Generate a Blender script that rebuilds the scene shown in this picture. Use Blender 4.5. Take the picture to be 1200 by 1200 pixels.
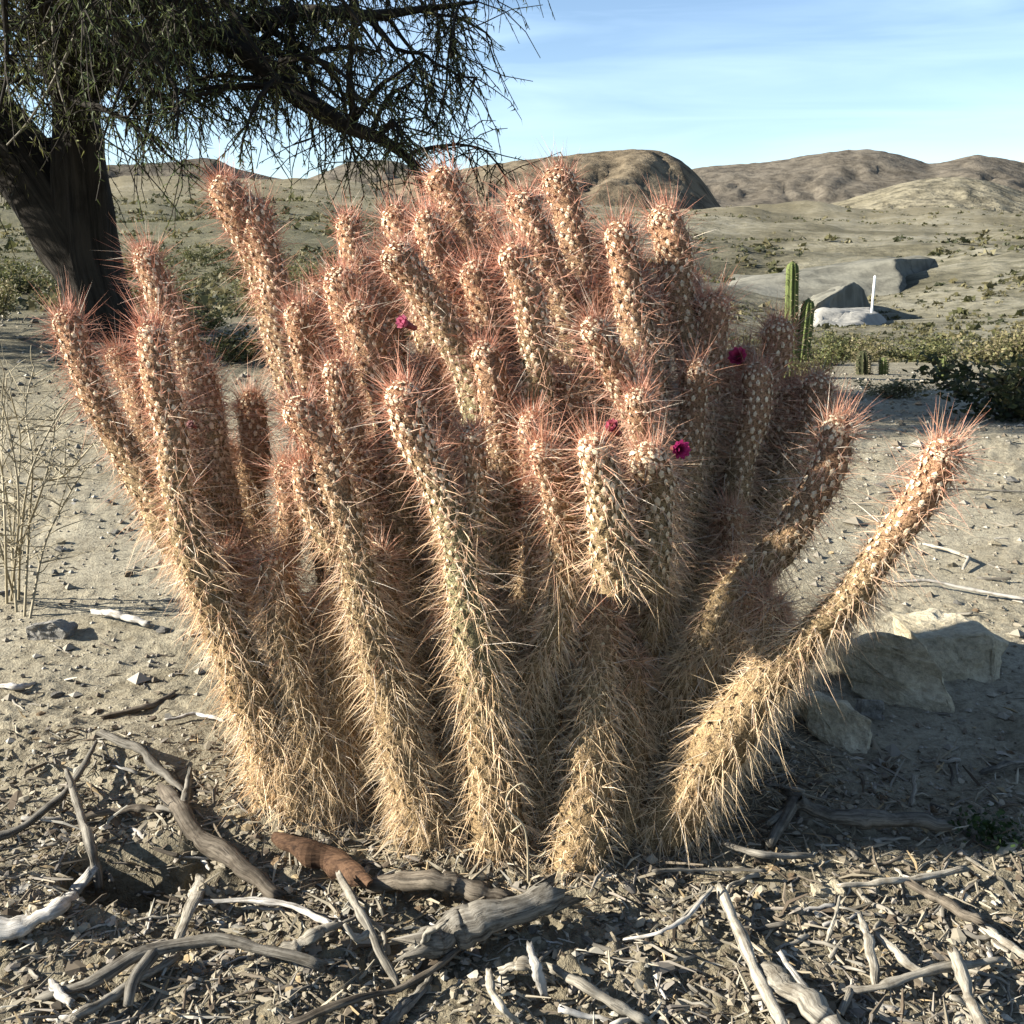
import bpy, bmesh, math, random
import numpy as np
from mathutils import Vector, Matrix
R = math.radians
rng = np.random.default_rng(7)
random.seed(7)
for o in list(bpy.data.objects): bpy.data.objects.remove(o)
scn = bpy.context.scene
COL = scn.collection

# ------------------------------------------------------------------ camera
CAMZ, PITCH, F = 0.90, R(13.9), 1250.0          # F in pixels of the 1200 px photograph
cam = bpy.data.cameras.new('camera'); camo = bpy.data.objects.new('camera', cam); COL.objects.link(camo)
camo.location = (0, 0, CAMZ); camo.rotation_euler = (math.pi/2 - PITCH, 0, 0)
cam.sensor_width = 36; cam.lens = 36*F/1200; cam.clip_start = 0.02; cam.clip_end = 40000
scn.camera = camo

# ------------------------------------------------------------------ sky, sun, exposure
SUN_EL, SUN_AZ = R(25), math.atan2(-0.985, -0.10)  # azimuth clockwise from +Y
world = bpy.data.worlds.new('World'); scn.world = world; world.use_nodes = True
wn, wl = world.node_tree.nodes, world.node_tree.links
wn.clear()
wo = wn.new('ShaderNodeOutputWorld'); bg = wn.new('ShaderNodeBackground'); sky = wn.new('ShaderNodeTexSky')
sky.sky_type = 'NISHITA'; sky.sun_disc = False; sky.sun_elevation = SUN_EL; sky.sun_rotation = SUN_AZ
sky.altitude = 2600; sky.air_density = 1.15; sky.dust_density = 0.25; sky.ozone_density = 1.6
bg.inputs['Strength'].default_value = 0.05
tc = wn.new('ShaderNodeTexCoord'); mp = wn.new('ShaderNodeMapping')
mp.inputs['Scale'].default_value = (1.6, 1.6, 16); mp.inputs['Rotation'].default_value = (0.0, R(4), 0)
wl.new(tc.outputs['Generated'], mp.inputs['Vector'])
cn = wn.new('ShaderNodeTexNoise'); cn.inputs['Scale'].default_value = 1.9; cn.inputs['Detail'].default_value = 6
cn.inputs['Roughness'].default_value = 0.5; cn.inputs['Distortion'].default_value = 0.6
wl.new(mp.outputs['Vector'], cn.inputs['Vector'])
cr = wn.new('ShaderNodeMapRange'); cr.inputs['From Min'].default_value = 0.40; cr.inputs['From Max'].default_value = 0.85
cr.inputs['To Min'].default_value = 0.0; cr.inputs['To Max'].default_value = 0.48
wl.new(cn.outputs['Fac'], cr.inputs['Value'])
mx = wn.new('ShaderNodeMix'); mx.data_type = 'RGBA'; mx.inputs['B'].default_value = (5.6, 7.3, 9.6, 1)
wl.new(cr.outputs['Result'], mx.inputs['Factor']); wl.new(sky.outputs['Color'], mx.inputs['A'])
wl.new(mx.outputs['Result'], bg.inputs['Color']); wl.new(bg.outputs['Background'], wo.inputs['Surface'])
sun = bpy.data.lights.new('sun', 'SUN'); suno = bpy.data.objects.new('sun', sun); COL.objects.link(suno)
sun.energy = 5.0; sun.angle = R(0.53); sun.color = (1.0, 0.945, 0.84)
tosun = Vector((math.sin(SUN_AZ)*math.cos(SUN_EL), math.cos(SUN_AZ)*math.cos(SUN_EL), math.sin(SUN_EL)))
suno.rotation_euler = tosun.to_track_quat('Z', 'Y').to_euler()
scn.view_settings.view_transform = 'Standard'; scn.view_settings.look = 'None'
scn.view_settings.exposure = 2.0; scn.view_settings.gamma = 1; scn.view_settings.use_curve_mapping = False

# ------------------------------------------------------------------ helpers
def tag(o, label=None, cat=None, group=None, kind=None):
    if label: o['label'] = label
    if cat: o['category'] = cat
    if group: o['group'] = group
    if kind: o['kind'] = kind
    return o
def link(name, me, mat=None, parent=None):
    o = bpy.data.objects.new(name, me); COL.objects.link(o)
    if mat is not None and me is not None and not me.materials: me.materials.append(mat)
    if parent: o.parent = parent
    return o
def empty(name, loc):
    o = bpy.data.objects.new(name, None); COL.objects.link(o); o.location = loc; o.empty_display_size = 0.1
    return o
def mesh_np(name, V, Fc, smooth=True, col=None):
    """V (n,3), Fc list of (m,k) index arrays"""
    V = np.asarray(V, dtype=np.float32)
    if not isinstance(Fc, (list, tuple)): Fc = [Fc]
    Fc = [np.asarray(f, dtype=np.int32) for f in Fc if len(f)]
    me = bpy.data.meshes.new(name)
    nl = sum(f.size for f in Fc); npoly = sum(len(f) for f in Fc)
    me.vertices.add(len(V)); me.vertices.foreach_set('co', V.ravel())
    me.loops.add(nl); me.polygons.add(npoly)
    me.loops.foreach_set('vertex_index', np.concatenate([f.ravel() for f in Fc]))
    st, a = [], 0
    for f in Fc:
        st.append(a + np.arange(len(f))*f.shape[1]); a += f.size
    me.polygons.foreach_set('loop_start', np.concatenate(st).astype(np.int32))
    me.polygons.foreach_set('use_smooth', np.full(npoly, smooth, dtype=bool))
    if col is not None:
        ca = me.attributes.new('Col', 'FLOAT_COLOR', 'POINT')
        c = np.ones((len(V), 4), dtype=np.float32); c[:, :3] = col
        ca.data.foreach_set('color', c.ravel())
    me.update(calc_edges=True); me.validate()
    return me
def nrm(a): return a/np.maximum(np.linalg.norm(a, axis=-1, keepdims=True), 1e-9)

def _hash(ix, iy, s):
    h = (ix.astype(np.int64)*374761393 + iy.astype(np.int64)*668265263 + s*1274126177) & 0xffffffff
    h = ((h ^ (h >> 13))*1274126177) & 0xffffffff
    return ((h ^ (h >> 16)) & 0xffff)/65535.0
def vnoise(x, y, s=0):
    x = np.asarray(x, float); y = np.asarray(y, float)
    ix = np.floor(x); iy = np.floor(y); fx = x-ix; fy = y-iy
    fx = fx*fx*fx*(fx*(fx*6-15)+10); fy = fy*fy*fy*(fy*(fy*6-15)+10)
    a = _hash(ix, iy, s); b = _hash(ix+1, iy, s); c = _hash(ix, iy+1, s); d = _hash(ix+1, iy+1, s)
    return (a*(1-fx)+b*fx)*(1-fy) + (c*(1-fx)+d*fx)*fy - 0.5
def fbm(x, y, s=0, o=4, g=0.5):
    r, a, k = 0, 1, 1
    for i in range(o):
        r = r + a*vnoise(x*k+i*17.3, y*k-i*9.1, s+i); a *= g; k *= 2.03
    return r
def sstep(a, b, x):
    t = np.clip((np.asarray(x, float)-a)/(b-a), 0, 1); return t*t*(3-2*t)

# ---- pixel <-> world
CP, SP = math.cos(PITCH), math.sin(PITCH)
def ray(px, py):
    dx, dy = (px-600)/F, (600-py)/F
    return np.array([dx, CP + dy*SP, -SP + dy*CP])
def at(px, py, Y):
    r = ray(px, py); return np.array([0, 0, CAMZ]) + r*(Y/r[1])
def pxm(px_size, Y): return px_size*Y*1.06/F        # metres covered by so many pixels at depth Y
def tanE(py): return np.tan(np.arctan((600-np.asarray(py, float))/F) - PITCH)

# ------------------------------------------------------------------ terrain function
# skyline row (pixels) of the ground at a given distance, for five bearings: gives the relief of the valley
TD = np.array([5, 8, 15, 30, 60, 120, 250, 500, 900, 2500, 12000.])
TPX = np.array([-400, 0, 300, 600, 900, 1200, 1600.])
TPY = np.array([
 [520, 388, 345, 318, 300, 280, 255, 235, 225, 262, 280],
 [520, 390, 347, 320, 300, 280, 255, 235, 225, 262, 280],
 [520, 402, 352, 322, 297, 272, 247, 230, 222, 262, 280],
 [520, 440, 400, 362, 332, 302, 272, 252, 244, 268, 280],
 [520, 468, 440, 426, 402, 362, 304, 258, 252, 275, 280],
 [520, 474, 443, 430, 405, 354, 294, 257, 250, 275, 280],
 [520, 474, 443, 430, 400, 340, 280, 256, 250, 275, 280]])
TZ = CAMZ + TD[None, :]*tanE(TPY)
TZ[:, 0] = 0.0
TA = (TPX-600)/F*1.03
LD = np.log(TD)
PITC = at(150, 1020, 1.38)
def Hbase(x, y):
    x = np.asarray(x, float); y = np.asarray(y, float)
    yy = np.maximum(y, 0.3)
    a = np.clip(x/np.maximum(yy, 5.0), TA[0], TA[-1]); ld = np.clip(np.log(yy), LD[0], LD[-1])
    i = np.clip(np.searchsorted(TA, a)-1, 0, len(TA)-2); j = np.clip(np.searchsorted(LD, ld)-1, 0, len(LD)-2)
    u = (a-TA[i])/(TA[i+1]-TA[i]); v = (ld-LD[j])/(LD[j+1]-LD[j])
    u = u*u*(3-2*u)
    # heights interpolate in true distance inside a ring
    dv = (np.exp(ld)-TD[j])/(TD[j+1]-TD[j])
    z = (TZ[i, j]*(1-u)+TZ[i+1, j]*u)*(1-dv) + (TZ[i, j+1]*(1-u)+TZ[i+1, j+1]*u)*dv
    return np.where(yy <= 5, 0, z)
def H(x, y, fine=True):
    x = np.asarray(x, float); y = np.asarray(y, float)
    z = Hbase(x, y)
    d = np.maximum(np.abs(y), 0.5)
    z = z + 0.05*fbm(x*0.8, y*0.8, 3, 3)*sstep(1.0, 3.0, d)
    z = z + 0.5*fbm(x*0.12, y*0.12, 5, 4)*sstep(7, 30, d) + 5*fbm(x*0.02, y*0.02, 8, 5)*sstep(40, 200, d)
    z = z + 22*fbm(x*0.005, y*0.005, 9, 4)*sstep(250, 900, d)
    # soil mound around the cactus, hollow beside it, bank left of it
    z = z + 0.05*np.exp(-(((x+0.05)/0.55)**2 + ((y-1.85)/0.45)**2))
    z = z + 0.035*np.exp(-(((x+0.36)/0.13)**2 + ((y-1.52)/0.10)**2))
    e = np.sqrt(((x-PITC[0])/0.13)**2 + ((y-PITC[1])/0.085)**2) + 0.5*fbm(x*9, y*9, 31, 2)
    z = z - 0.12*(1-sstep(0.5, 1.05, e))
    z = z + 0.03*np.exp(-(((x+0.75)/0.2)**2 + ((y-1.75)/0.1)**2))
    if fine:
        near = 1-sstep(5, 12, d)
        m = 0.55 + 0.9*np.clip(fbm(x*1.7, y*1.7, 12, 2)+0.1, -0.4, 0.6)
        z = z + near*m*(0.026*fbm(x*8, y*8, 21, 3) + 0.020*np.abs(fbm(x*24, y*24, 24, 3)) + 0.012*np.clip(fbm(x*60, y*60, 27, 2), 0, 1))
    return z
_S = np.geomspace(0.6, 400, 420)
def on_ground(px, py):
    r = ray(px, py); lo, hi = None, None; S = _S
    for n in (0, 24, 24):
        if n: S = np.linspace(lo, hi, n)
        P = np.array([0, 0, CAMZ])[None] + r[None]*S[:, None]
        k = int(np.argmax(P[:, 2] < H(P[:, 0], P[:, 1]))); k = max(k, 1)
        lo, hi = S[k-1], S[k]
    return np.array([0, 0, CAMZ]) + r*hi

# ------------------------------------------------------------------ materials
def new_mat(name):
    m = bpy.data.materials.new(name); m.use_nodes = True
    return m, m.node_tree.nodes, m.node_tree.links, m.node_tree.nodes['Principled BSDF']
def ramp(n, stops):
    r = n.new('ShaderNodeValToRGB'); e = r.color_ramp.elements
    while len(e) < len(stops): e.new(0.5)
    for k, (p, c) in enumerate(stops): e[k].position = p; e[k].color = (*c, 1)
    return r
def noise(n, l, vec, scale, detail=5, rough=0.55, dist=0.0):
    t = n.new('ShaderNodeTexNoise'); t.inputs['Scale'].default_value = scale; t.inputs['Detail'].default_value = detail
    t.inputs['Roughness'].default_value = rough; t.inputs['Distortion'].default_value = dist
    if vec is not None: l.new(vec, t.inputs['Vector'])
    return t
def mixc(n, l, fac, a, b, mode='MIX'):
    m = n.new('ShaderNodeMix'); m.data_type = 'RGBA'; m.blend_type = mode
    for s, v in (('Factor', fac), ('A', a), ('B', b)):
        if hasattr(v, 'default_value'): l.new(v, m.inputs[s])
        elif isinstance(v, tuple): m.inputs[s].default_value = (*v, 1)
        else: m.inputs[s].default_value = v
    return m.outputs['Result']
def bump(n, l, h, strength, dist, b):
    bp = n.new('ShaderNodeBump'); bp.inputs['Strength'].default_value = strength; bp.inputs['Distance'].default_value = dist
    l.new(h, bp.inputs['Height']); l.new(bp.outputs['Normal'], b.inputs['Normal']); return bp
def maprange(n, l, v, a, b, c=0.0, d=1.0):
    m = n.new('ShaderNodeMapRange'); m.inputs['From Min'].default_value = a; m.inputs['From Max'].default_value = b
    m.inputs['To Min'].default_value = c; m.inputs['To Max'].default_value = d; l.new(v, m.inputs['Value']); return m.outputs['Result']

def mat_ground():
    m, n, l, b = new_mat('dry_soil')
    g = n.new('ShaderNodeNewGeometry'); P = g.outputs['Position']
    sep = n.new('ShaderNodeSeparateXYZ'); l.new(P, sep.inputs[0])
    n1 = noise(n, l, P, 2.2, 8, 0.65); n2 = noise(n, l, P, 45, 6, 0.7); n3 = noise(n, l, P, 160, 3, 0.7)
    c1 = ramp(n, [(0.3, (0.23, 0.20, 0.135)), (0.52, (0.335, 0.30, 0.222)), (0.75, (0.43, 0.395, 0.30))]); l.new(n1.outputs['Fac'], c1.inputs['Fac'])
    c2 = ramp(n, [(0.34, (0.42, 0.38, 0.33)), (0.5, (0.95, 0.94, 0.92)), (0.68, (1.2, 1.17, 1.1))]); l.new(n2.outputs['Fac'], c2.inputs['Fac'])
    near = mixc(n, l, 0.75, c1.outputs['Color'], c2.outputs['Color'], 'MULTIPLY')
    c3 = ramp(n, [(0.36, (0.55, 0.5, 0.45)), (0.55, (1.05, 1.05, 1.03))]); l.new(n3.outputs['Fac'], c3.inputs['Fac'])
    near = mixc(n, l, 0.5, near, c3.outputs['Color'], 'MULTIPLY')
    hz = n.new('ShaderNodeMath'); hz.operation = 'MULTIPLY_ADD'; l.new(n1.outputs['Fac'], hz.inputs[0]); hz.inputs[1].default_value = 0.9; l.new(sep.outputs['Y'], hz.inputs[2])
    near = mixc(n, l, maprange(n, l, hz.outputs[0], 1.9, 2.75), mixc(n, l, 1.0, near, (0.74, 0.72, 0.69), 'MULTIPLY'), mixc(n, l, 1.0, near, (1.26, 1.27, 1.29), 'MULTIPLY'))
    # valley floor: pale clay, dry straw and low scrub in patches
    f1 = noise(n, l, P, 0.03, 7, 0.62); f2 = noise(n, l, P, 0.35, 6, 0.65)
    cf = ramp(n, [(0.36, (0.11, 0.10, 0.06)), (0.46, (0.19, 0.17, 0.115)), (0.55, (0.28, 0.255, 0.185)), (0.66, (0.36, 0.335, 0.265))]); l.new(f1.outputs['Fac'], cf.inputs['Fac'])
    cf2 = ramp(n, [(0.36, (0.38, 0.38, 0.30)), (0.55, (1.0, 1.0, 0.96)), (0.7, (1.12, 1.1, 1.0))]); l.new(f2.outputs['Fac'], cf2.inputs['Fac'])
    far = mixc(n, l, 0.8, cf.outputs['Color'], cf2.outputs['Color'], 'MULTIPLY')
    green = mixc(n, l, maprange(n, l, sep.outputs['X'], -3.0, 3.0, 0.7, 0.0), far, (0.13, 0.12, 0.06))
    lft = maprange(n, l, sep.outputs['X'], -3.0, 1.0, 0.42, 1.0)
    ym = n.new('ShaderNodeMath'); ym.operation = 'DIVIDE'; l.new(sep.outputs['Y'], ym.inputs[0]); l.new(lft, ym.inputs[1])
    fac = maprange(n, l, ym.outputs[0], 9, 30)
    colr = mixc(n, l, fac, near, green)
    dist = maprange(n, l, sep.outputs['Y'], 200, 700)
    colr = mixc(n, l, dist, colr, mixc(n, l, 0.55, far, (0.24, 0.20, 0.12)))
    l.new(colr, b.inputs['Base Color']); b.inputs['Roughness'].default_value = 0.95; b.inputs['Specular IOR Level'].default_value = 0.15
    add = n.new('ShaderNodeMath'); add.operation = 'ADD'; l.new(n2.outputs['Fac'], add.inputs[0]); l.new(n3.outputs['Fac'], add.inputs[1])
    bp = bump(n, l, add.outputs[0], 0.9, 0.006, b)
    f3 = noise(n, l, P, 1.4, 5, 0.7); bf = n.new('ShaderNodeBump'); bf.inputs['Distance'].default_value = 0.9
    l.new(maprange(n, l, sep.outputs['Y'], 14, 40, 0.0, 0.8), bf.inputs['Strength']); l.new(f2.outputs['Fac'], bf.inputs['Height']); b4 = n.new('ShaderNodeBump'); b4.inputs['Distance'].default_value = 0.10; n4 = noise(n, l, P, 7, 6, 0.7); l.new(n4.outputs['Fac'], b4.inputs['Height'])
    l.new(maprange(n, l, sep.outputs['Y'], 2.5, 6, 0.0, 0.8), b4.inputs['Strength']); l.new(bf.outputs['Normal'], b4.inputs['Normal']); l.new(b4.outputs['Normal'], bp.inputs['Normal'])
    return m
def mat_hill(name, dark, mid, light, spots=0.02, shrub=0.6):
    m, n, l, b = new_mat(name)
    g = n.new('ShaderNodeNewGeometry'); P = g.outputs['Position']
    f1 = noise(n, l, P, 0.008, 8, 0.65); f2 = noise(n, l, P, spots, 4, 0.6)
    c = ramp(n, [(0.32, dark), (0.5, mid), (0.68, light)]); l.new(f1.outputs['Fac'], c.inputs['Fac'])
    s = ramp(n, [(0.40, (1-shrub,)*3), (0.55, (1.0,)*3)]); l.new(f2.outputs['Fac'], s.inputs['Fac'])
    l.new(mixc(n, l, 1.0, c.outputs['Color'], s.outputs['Color'], 'MULTIPLY'), b.inputs['Base Color'])
    b.inputs['Roughness'].default_value = 1; b.inputs['Specular IOR Level'].default_value = 0.05
    f3 = noise(n, l, P, 0.02, 8, 0.7); ad = n.new('ShaderNodeMath'); ad.operation = 'ADD'; l.new(f2.outputs['Fac'], ad.inputs[0]); l.new(f3.outputs['Fac'], ad.inputs[1]); bump(n, l, ad.outputs[0], 0.45, 14 if spots < 0.2 else 1.0, b)
    return m
def mat_wood(name, dark, light, grain=260, crack=0.5, bs=0.8):
    m, n, l, b = new_mat(name)
    at_ = n.new('ShaderNodeAttribute'); at_.attribute_name = 'Col'; mpn = n.new('ShaderNodeMapping'); mpn.inputs['Scale'].default_value = (1, 1, 0.06)
    l.new(at_.outputs['Vector'], mpn.inputs['Vector'])
    oi = n.new('ShaderNodeObjectInfo')
    n1 = noise(n, l, mpn.outputs['Vector'], grain, 6, 0.7); n2 = noise(n, l, at_.outputs['Vector'], grain*0.14, 5, 0.65)
    c = ramp(n, [(0.34, dark), (0.60, light)]); l.new(n1.outputs['Fac'], c.inputs['Fac'])
    c2 = ramp(n, [(0.34, (0.42, 0.39, 0.35)), (0.5, (0.95, 0.94, 0.92)), (0.68, (1.12, 1.11, 1.08))]); l.new(n2.outputs['Fac'], c2.inputs['Fac'])
    cc = mixc(n, l, 0.85, c.outputs['Color'], c2.outputs['Color'], 'MULTIPLY')
    n3 = noise(n, l, mpn.outputs['Vector'], grain*0.45, 3, 0.6); c3 = ramp(n, [(0.36, (1-crack,)*3), (0.43, (1.0,)*3)]); l.new(n3.outputs['Fac'], c3.inputs['Fac'])
    cc = mixc(n, l, 1.0, cc, c3.outputs['Color'], 'MULTIPLY')
    hv = n.new('ShaderNodeHueSaturation'); l.new(cc, hv.inputs['Color'])
    l.new(maprange(n, l, oi.outputs['Random'], 0, 1, 0.72, 1.15), hv.inputs['Value'])
    l.new(hv.outputs['Color'], b.inputs['Base Color']); b.inputs['Roughness'].default_value = 0.88; b.inputs['Specular IOR Level'].default_value = 0.15
    ad = n.new('ShaderNodeMath'); ad.operation = 'ADD'; l.new(n1.outputs['Fac'], ad.inputs[0]); l.new(c3.outputs['Color'], ad.inputs[1])
    bump(n, l, ad.outputs[0], bs, 0.5/grain, b)
    return m
def mat_rock(name, a, c_, d):
    m, n, l, b = new_mat(name)
    t = n.new('ShaderNodeTexCoord')
    n1 = noise(n, l, t.outputs['Object'], 9, 8, 0.65, 0.4); n2 = noise(n, l, t.outputs['Object'], 90, 5, 0.7)
    c = ramp(n, [(0.3, a), (0.5, c_), (0.7, d)]); l.new(n1.outputs['Fac'], c.inputs['Fac'])
    c2 = ramp(n, [(0.35, (0.6,)*3), (0.6, (1.1,)*3)]); l.new(n2.outputs['Fac'], c2.inputs['Fac'])
    l.new(mixc(n, l, 0.8, c.outputs['Color'], c2.outputs['Color'], 'MULTIPLY'), b.inputs['Base Color'])
    b.inputs['Roughness'].default_value = 0.9; b.inputs['Specular IOR Level'].default_value = 0.2
    bump(n, l, n2.outputs['Fac'], 1.0, 0.010, b)
    return m
def mat_vcol(name, rough=0.7, trans=0.0, vary=0.0, spec=0.3):
    m, n, l, b = new_mat(name)
    a = n.new('ShaderNodeAttribute'); a.attribute_name = 'Col'
    c = a.outputs['Color']
    if vary:
        oi = n.new('ShaderNodeObjectInfo'); hv = n.new('ShaderNodeHueSaturation'); l.new(c, hv.inputs['Color'])
        l.new(maprange(n, l, oi.outputs['Random'], 0, 1, 1-vary, 1+vary), hv.inputs['Value']); c = hv.outputs['Color']
    l.new(c, b.inputs['Base Color']); b.inputs['Roughness'].default_value = rough; b.inputs['Specular IOR Level'].default_value = spec
    if trans:
        tr = n.new('ShaderNodeBsdfTranslucent'); l.new(c, tr.inputs['Color'])
        ms = n.new('ShaderNodeMixShader'); ms.inputs[0].default_value = trans
        l.new(b.outputs[0], ms.inputs[1]); l.new(tr.outputs[0], ms.inputs[2]); l.new(ms.outputs[0], n['Material Output'].inputs['Surface'])
    return m
M = {}
M['ground'] = mat_ground()
M['grey'] = mat_wood('grey_weathered_wood', (0.10, 0.088, 0.07), (0.32, 0.295, 0.25))
M['pale'] = mat_wood('bleached_wood', (0.24, 0.21, 0.165), (0.52, 0.48, 0.40))
M['white'] = mat_wood('white_bleached_wood', (0.42, 0.39, 0.34), (0.68, 0.65, 0.60))
M['brown'] = mat_wood('brown_wood', (0.085, 0.068, 0.05), (0.26, 0.22, 0.17))
M['redbark'] = mat_wood('red_brown_bark', (0.07, 0.035, 0.02), (0.22, 0.125, 0.07))
M['treebark'] = mat_wood('dark_tree_bark', (0.010, 0.008, 0.006), (0.042, 0.035, 0.027), 22, 0.7, 1.0)
M['rock'] = mat_rock('olive_brown_rock', (0.20, 0.17, 0.11), (0.33, 0.285, 0.20), (0.42, 0.375, 0.28))
M['rockg'] = mat_rock('grey_rock', (0.22, 0.21, 0.19), (0.36, 0.34, 0.30), (0.50, 0.47, 0.42))
M['rocko'] = mat_rock('ochre_rock', (0.30, 0.19, 0.11), (0.46, 0.32, 0.18), (0.52, 0.40, 0.30))
M['clay'] = mat_hill('pale_grey_clay', (0.20, 0.19, 0.15), (0.25, 0.24, 0.195), (0.30, 0.285, 0.235), 0.25, 0.35)
M['whiteclay'] = mat_hill('white_clay', (0.33, 0.32, 0.28), (0.39, 0.375, 0.335), (0.45, 0.43, 0.39), 0.3, 0.2)
M['spine'] = mat_vcol('cactus_spines', 0.5, 0.34, 0.13, 0.3)
M['stem'] = mat_vcol('cactus_skin', 0.85, 0.0, 0.06, 0.1)
def speckle(m):
    n, l = m.node_tree.nodes, m.node_tree.links; b = n['Principled BSDF']; src = b.inputs['Base Color'].links[0].from_socket
    t = n.new('ShaderNodeTexCoord'); q = noise(n, l, t.outputs['Object'], 330, 3, 0.7)
    c = ramp(n, [(0.36, (0.35, 0.30, 0.26)), (0.5, (0.9, 0.88, 0.85)), (0.64, (1.35, 1.3, 1.2))]); l.new(q.outputs['Fac'], c.inputs['Fac'])
    l.new(mixc(n, l, 1.0, src, c.outputs['Color'], 'MULTIPLY'), b.inputs['Base Color']); bump(n, l, q.outputs['Fac'], 1.0, 0.003, b)
speckle(M['stem'])
M['wool'] = mat_vcol('areole_wool', 0.9, 0.1, 0.05, 0.1)
M['leaf'] = mat_vcol('leaves', 0.6, 0.35, 0.12, 0.25)
M['petal'] = mat_vcol('petals', 0.5, 0.35, 0.1, 0.3)
M['litter'] = mat_vcol('plant_litter', 0.85, 0.0, 0.0, 0.15)
M['straw'] = mat_vcol('dry_stalks', 0.7, 0.1, 0.05, 0.2)

ALBEDO = 0.56
def deepen(m, k=ALBEDO):
    n, l = m.node_tree.nodes, m.node_tree.links
    for nd in list(n):
        for nm in ('Base Color', 'Color'):
            if nd.type in ('BSDF_PRINCIPLED', 'BSDF_TRANSLUCENT') and nm in nd.inputs and nd.inputs[nm].links:
                src = nd.inputs[nm].links[0].from_socket
                l.new(mixc(n, l, 1.0, src, (k, k, k), 'MULTIPLY'), nd.inputs[nm])
for k_, m_ in M.items(): deepen(m_, 0.88 if k_ in ('spine', 'wool', 'stem') else 0.9 if k_ == 'treebark' else 0.58 if k_ == 'ground' else 1.1 if k_ == 'rock' else 0.8 if k_ == 'leaf' else ALBEDO)
# ------------------------------------------------------------------ ground sheet
def build_ground():
    a_in = np.linspace(-0.56, 0.56, 350)
    wing = 0.56 + np.geomspace(0.012, 6, 30)
    A = np.concatenate([-wing[::-1], a_in, wing])
    Y = np.concatenate([np.geomspace(0.5, 1.05, 16)[:-1], np.linspace(1.05, 2.7, 250), np.geomspace(2.71, 20, 130), np.geomspace(20.6, 12000, 120)])
    X = A[None, :]*Y[:, None]; YY = np.repeat(Y[:, None], len(A), 1)
    Z = H(X, YY)
    V = np.stack([X, YY, Z], -1)
    back = np.stack([A*45, np.full(len(A), -45.0), np.zeros(len(A))], -1)[None]
    V = np.concatenate([back, V], 0)
    nr, nc = V.shape[:2]
    idx = np.arange(nr*nc).reshape(nr, nc)
    Q = np.stack([idx[:-1, :-1], idx[:-1, 1:], idx[1:, 1:], idx[1:, :-1]], -1).reshape(-1, 4)
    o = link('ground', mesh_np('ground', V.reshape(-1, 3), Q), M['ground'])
    tag(o, 'dry pale grey brown soil running out into the valley', 'ground', kind='structure')
build_ground()

# ------------------------------------------------------------------ hills
def hill(sil, d0, mat, label, basepy=285, depth=0.35, rough=1.0, seed=0, asym=1.0):
    px = np.array([s[0] for s in sil], float); py = np.array([s[1] for s in sil], float)
    cols = np.arange(px[0], px[-1]+0.1, 4.0); pc = np.interp(cols, px, py)
    k = np.ones(5)/5; pc = np.convolve(np.pad(pc, 2, 'edge'), k, 'valid')
    v = np.concatenate([np.linspace(-1, 0, 38), np.linspace(0.1, 1, 8)])
    a = (cols-600)/F*1.03
    zc = CAMZ + d0*tanE(pc); zb = CAMZ + d0*tanE(basepy)
    D = d0*(1+depth*v)
    s = np.where(v < 0, np.clip(1-np.abs(v), 0, 1)**asym, np.clip(1-v*v, 0, 1))
    X = a[None, :]*D[:, None]; Y = np.repeat(D[:, None], len(cols), 1)
    hgt = (zc-zb)[None, :]
    warp = fbm(X/(d0*0.06), Y/(d0*0.06), seed+40, 3)
    gul = np.abs(fbm(X/(d0*0.030)+warp*1.6, Y/(d0*0.12)+warp*0.6, seed, 3, 0.4))
    big = fbm(X/(d0*0.12), Y/(d0*0.12), seed+5, 3)
    env = (4*s*(1-s))[:, None]*(v < 0)[:, None]
    Z = zb + hgt*s[:, None] + env*hgt*rough*(0.30*big - 0.42*(0.30-gul))*0.8 + 0.01*hgt*fbm(X/(d0*0.006), Y/(d0*0.01), seed+9, 3)
    V = np.stack([X, Y, Z], -1); nr, nc = Z.shape; idx = np.arange(nr*nc).reshape(nr, nc)
    Q = np.stack([idx[:-1, :-1], idx[:-1, 1:], idx[1:, 1:], idx[1:, :-1]], -1).reshape(-1, 4)
    o = link('hill', mesh_np('hill', V.reshape(-1, 3), Q), mat)
    tag(o, label, 'hill', kind='structure')
hb = mat_hill('butte_scrub', (0.13, 0.105, 0.07), (0.19, 0.15, 0.10), (0.25, 0.205, 0.14), 0.05, 0.45)
hr = mat_hill('far_range_scrub', (0.125, 0.108, 0.085), (0.165, 0.142, 0.11), (0.205, 0.178, 0.14), 0.035, 0.4)
hg = mat_hill('golden_grass', (0.20, 0.175, 0.115), (0.26, 0.23, 0.16), (0.31, 0.275, 0.195), 0.07, 0.5)
hf = mat_hill('pale_far_slope', (0.42, 0.36, 0.27), (0.52, 0.46, 0.36), (0.6, 0.54, 0.44), 0.02, 0.2)
hl = mat_hill('left_scrub', (0.08, 0.072, 0.058), (0.12, 0.105, 0.082), (0.16, 0.14, 0.105), 0.05, 0.45)
for m_ in (hb, hr, hg, hf, hl): deepen(m_, 0.64)
hill([(1080, 215), (1140, 191), (1170, 186), (1215, 179), (1300, 172), (1420, 180), (1500, 240)], 5200, hf, 'pale far slope at the end of the range', seed=3, rough=0.5)
hill([(700, 275), (760, 215), (800, 196), (850, 192), (880, 190), (930, 180), (960, 176), (990, 175), (1015, 180), (1040, 188), (1056, 193), (1075, 188), (1100, 181), (1130, 185), (1160, 192), (1200, 197), (1300, 188), (1400, 205), (1500, 250)],
     2600, hr, 'brown rounded mountain range under the sky', seed=11, rough=0.5)
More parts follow.
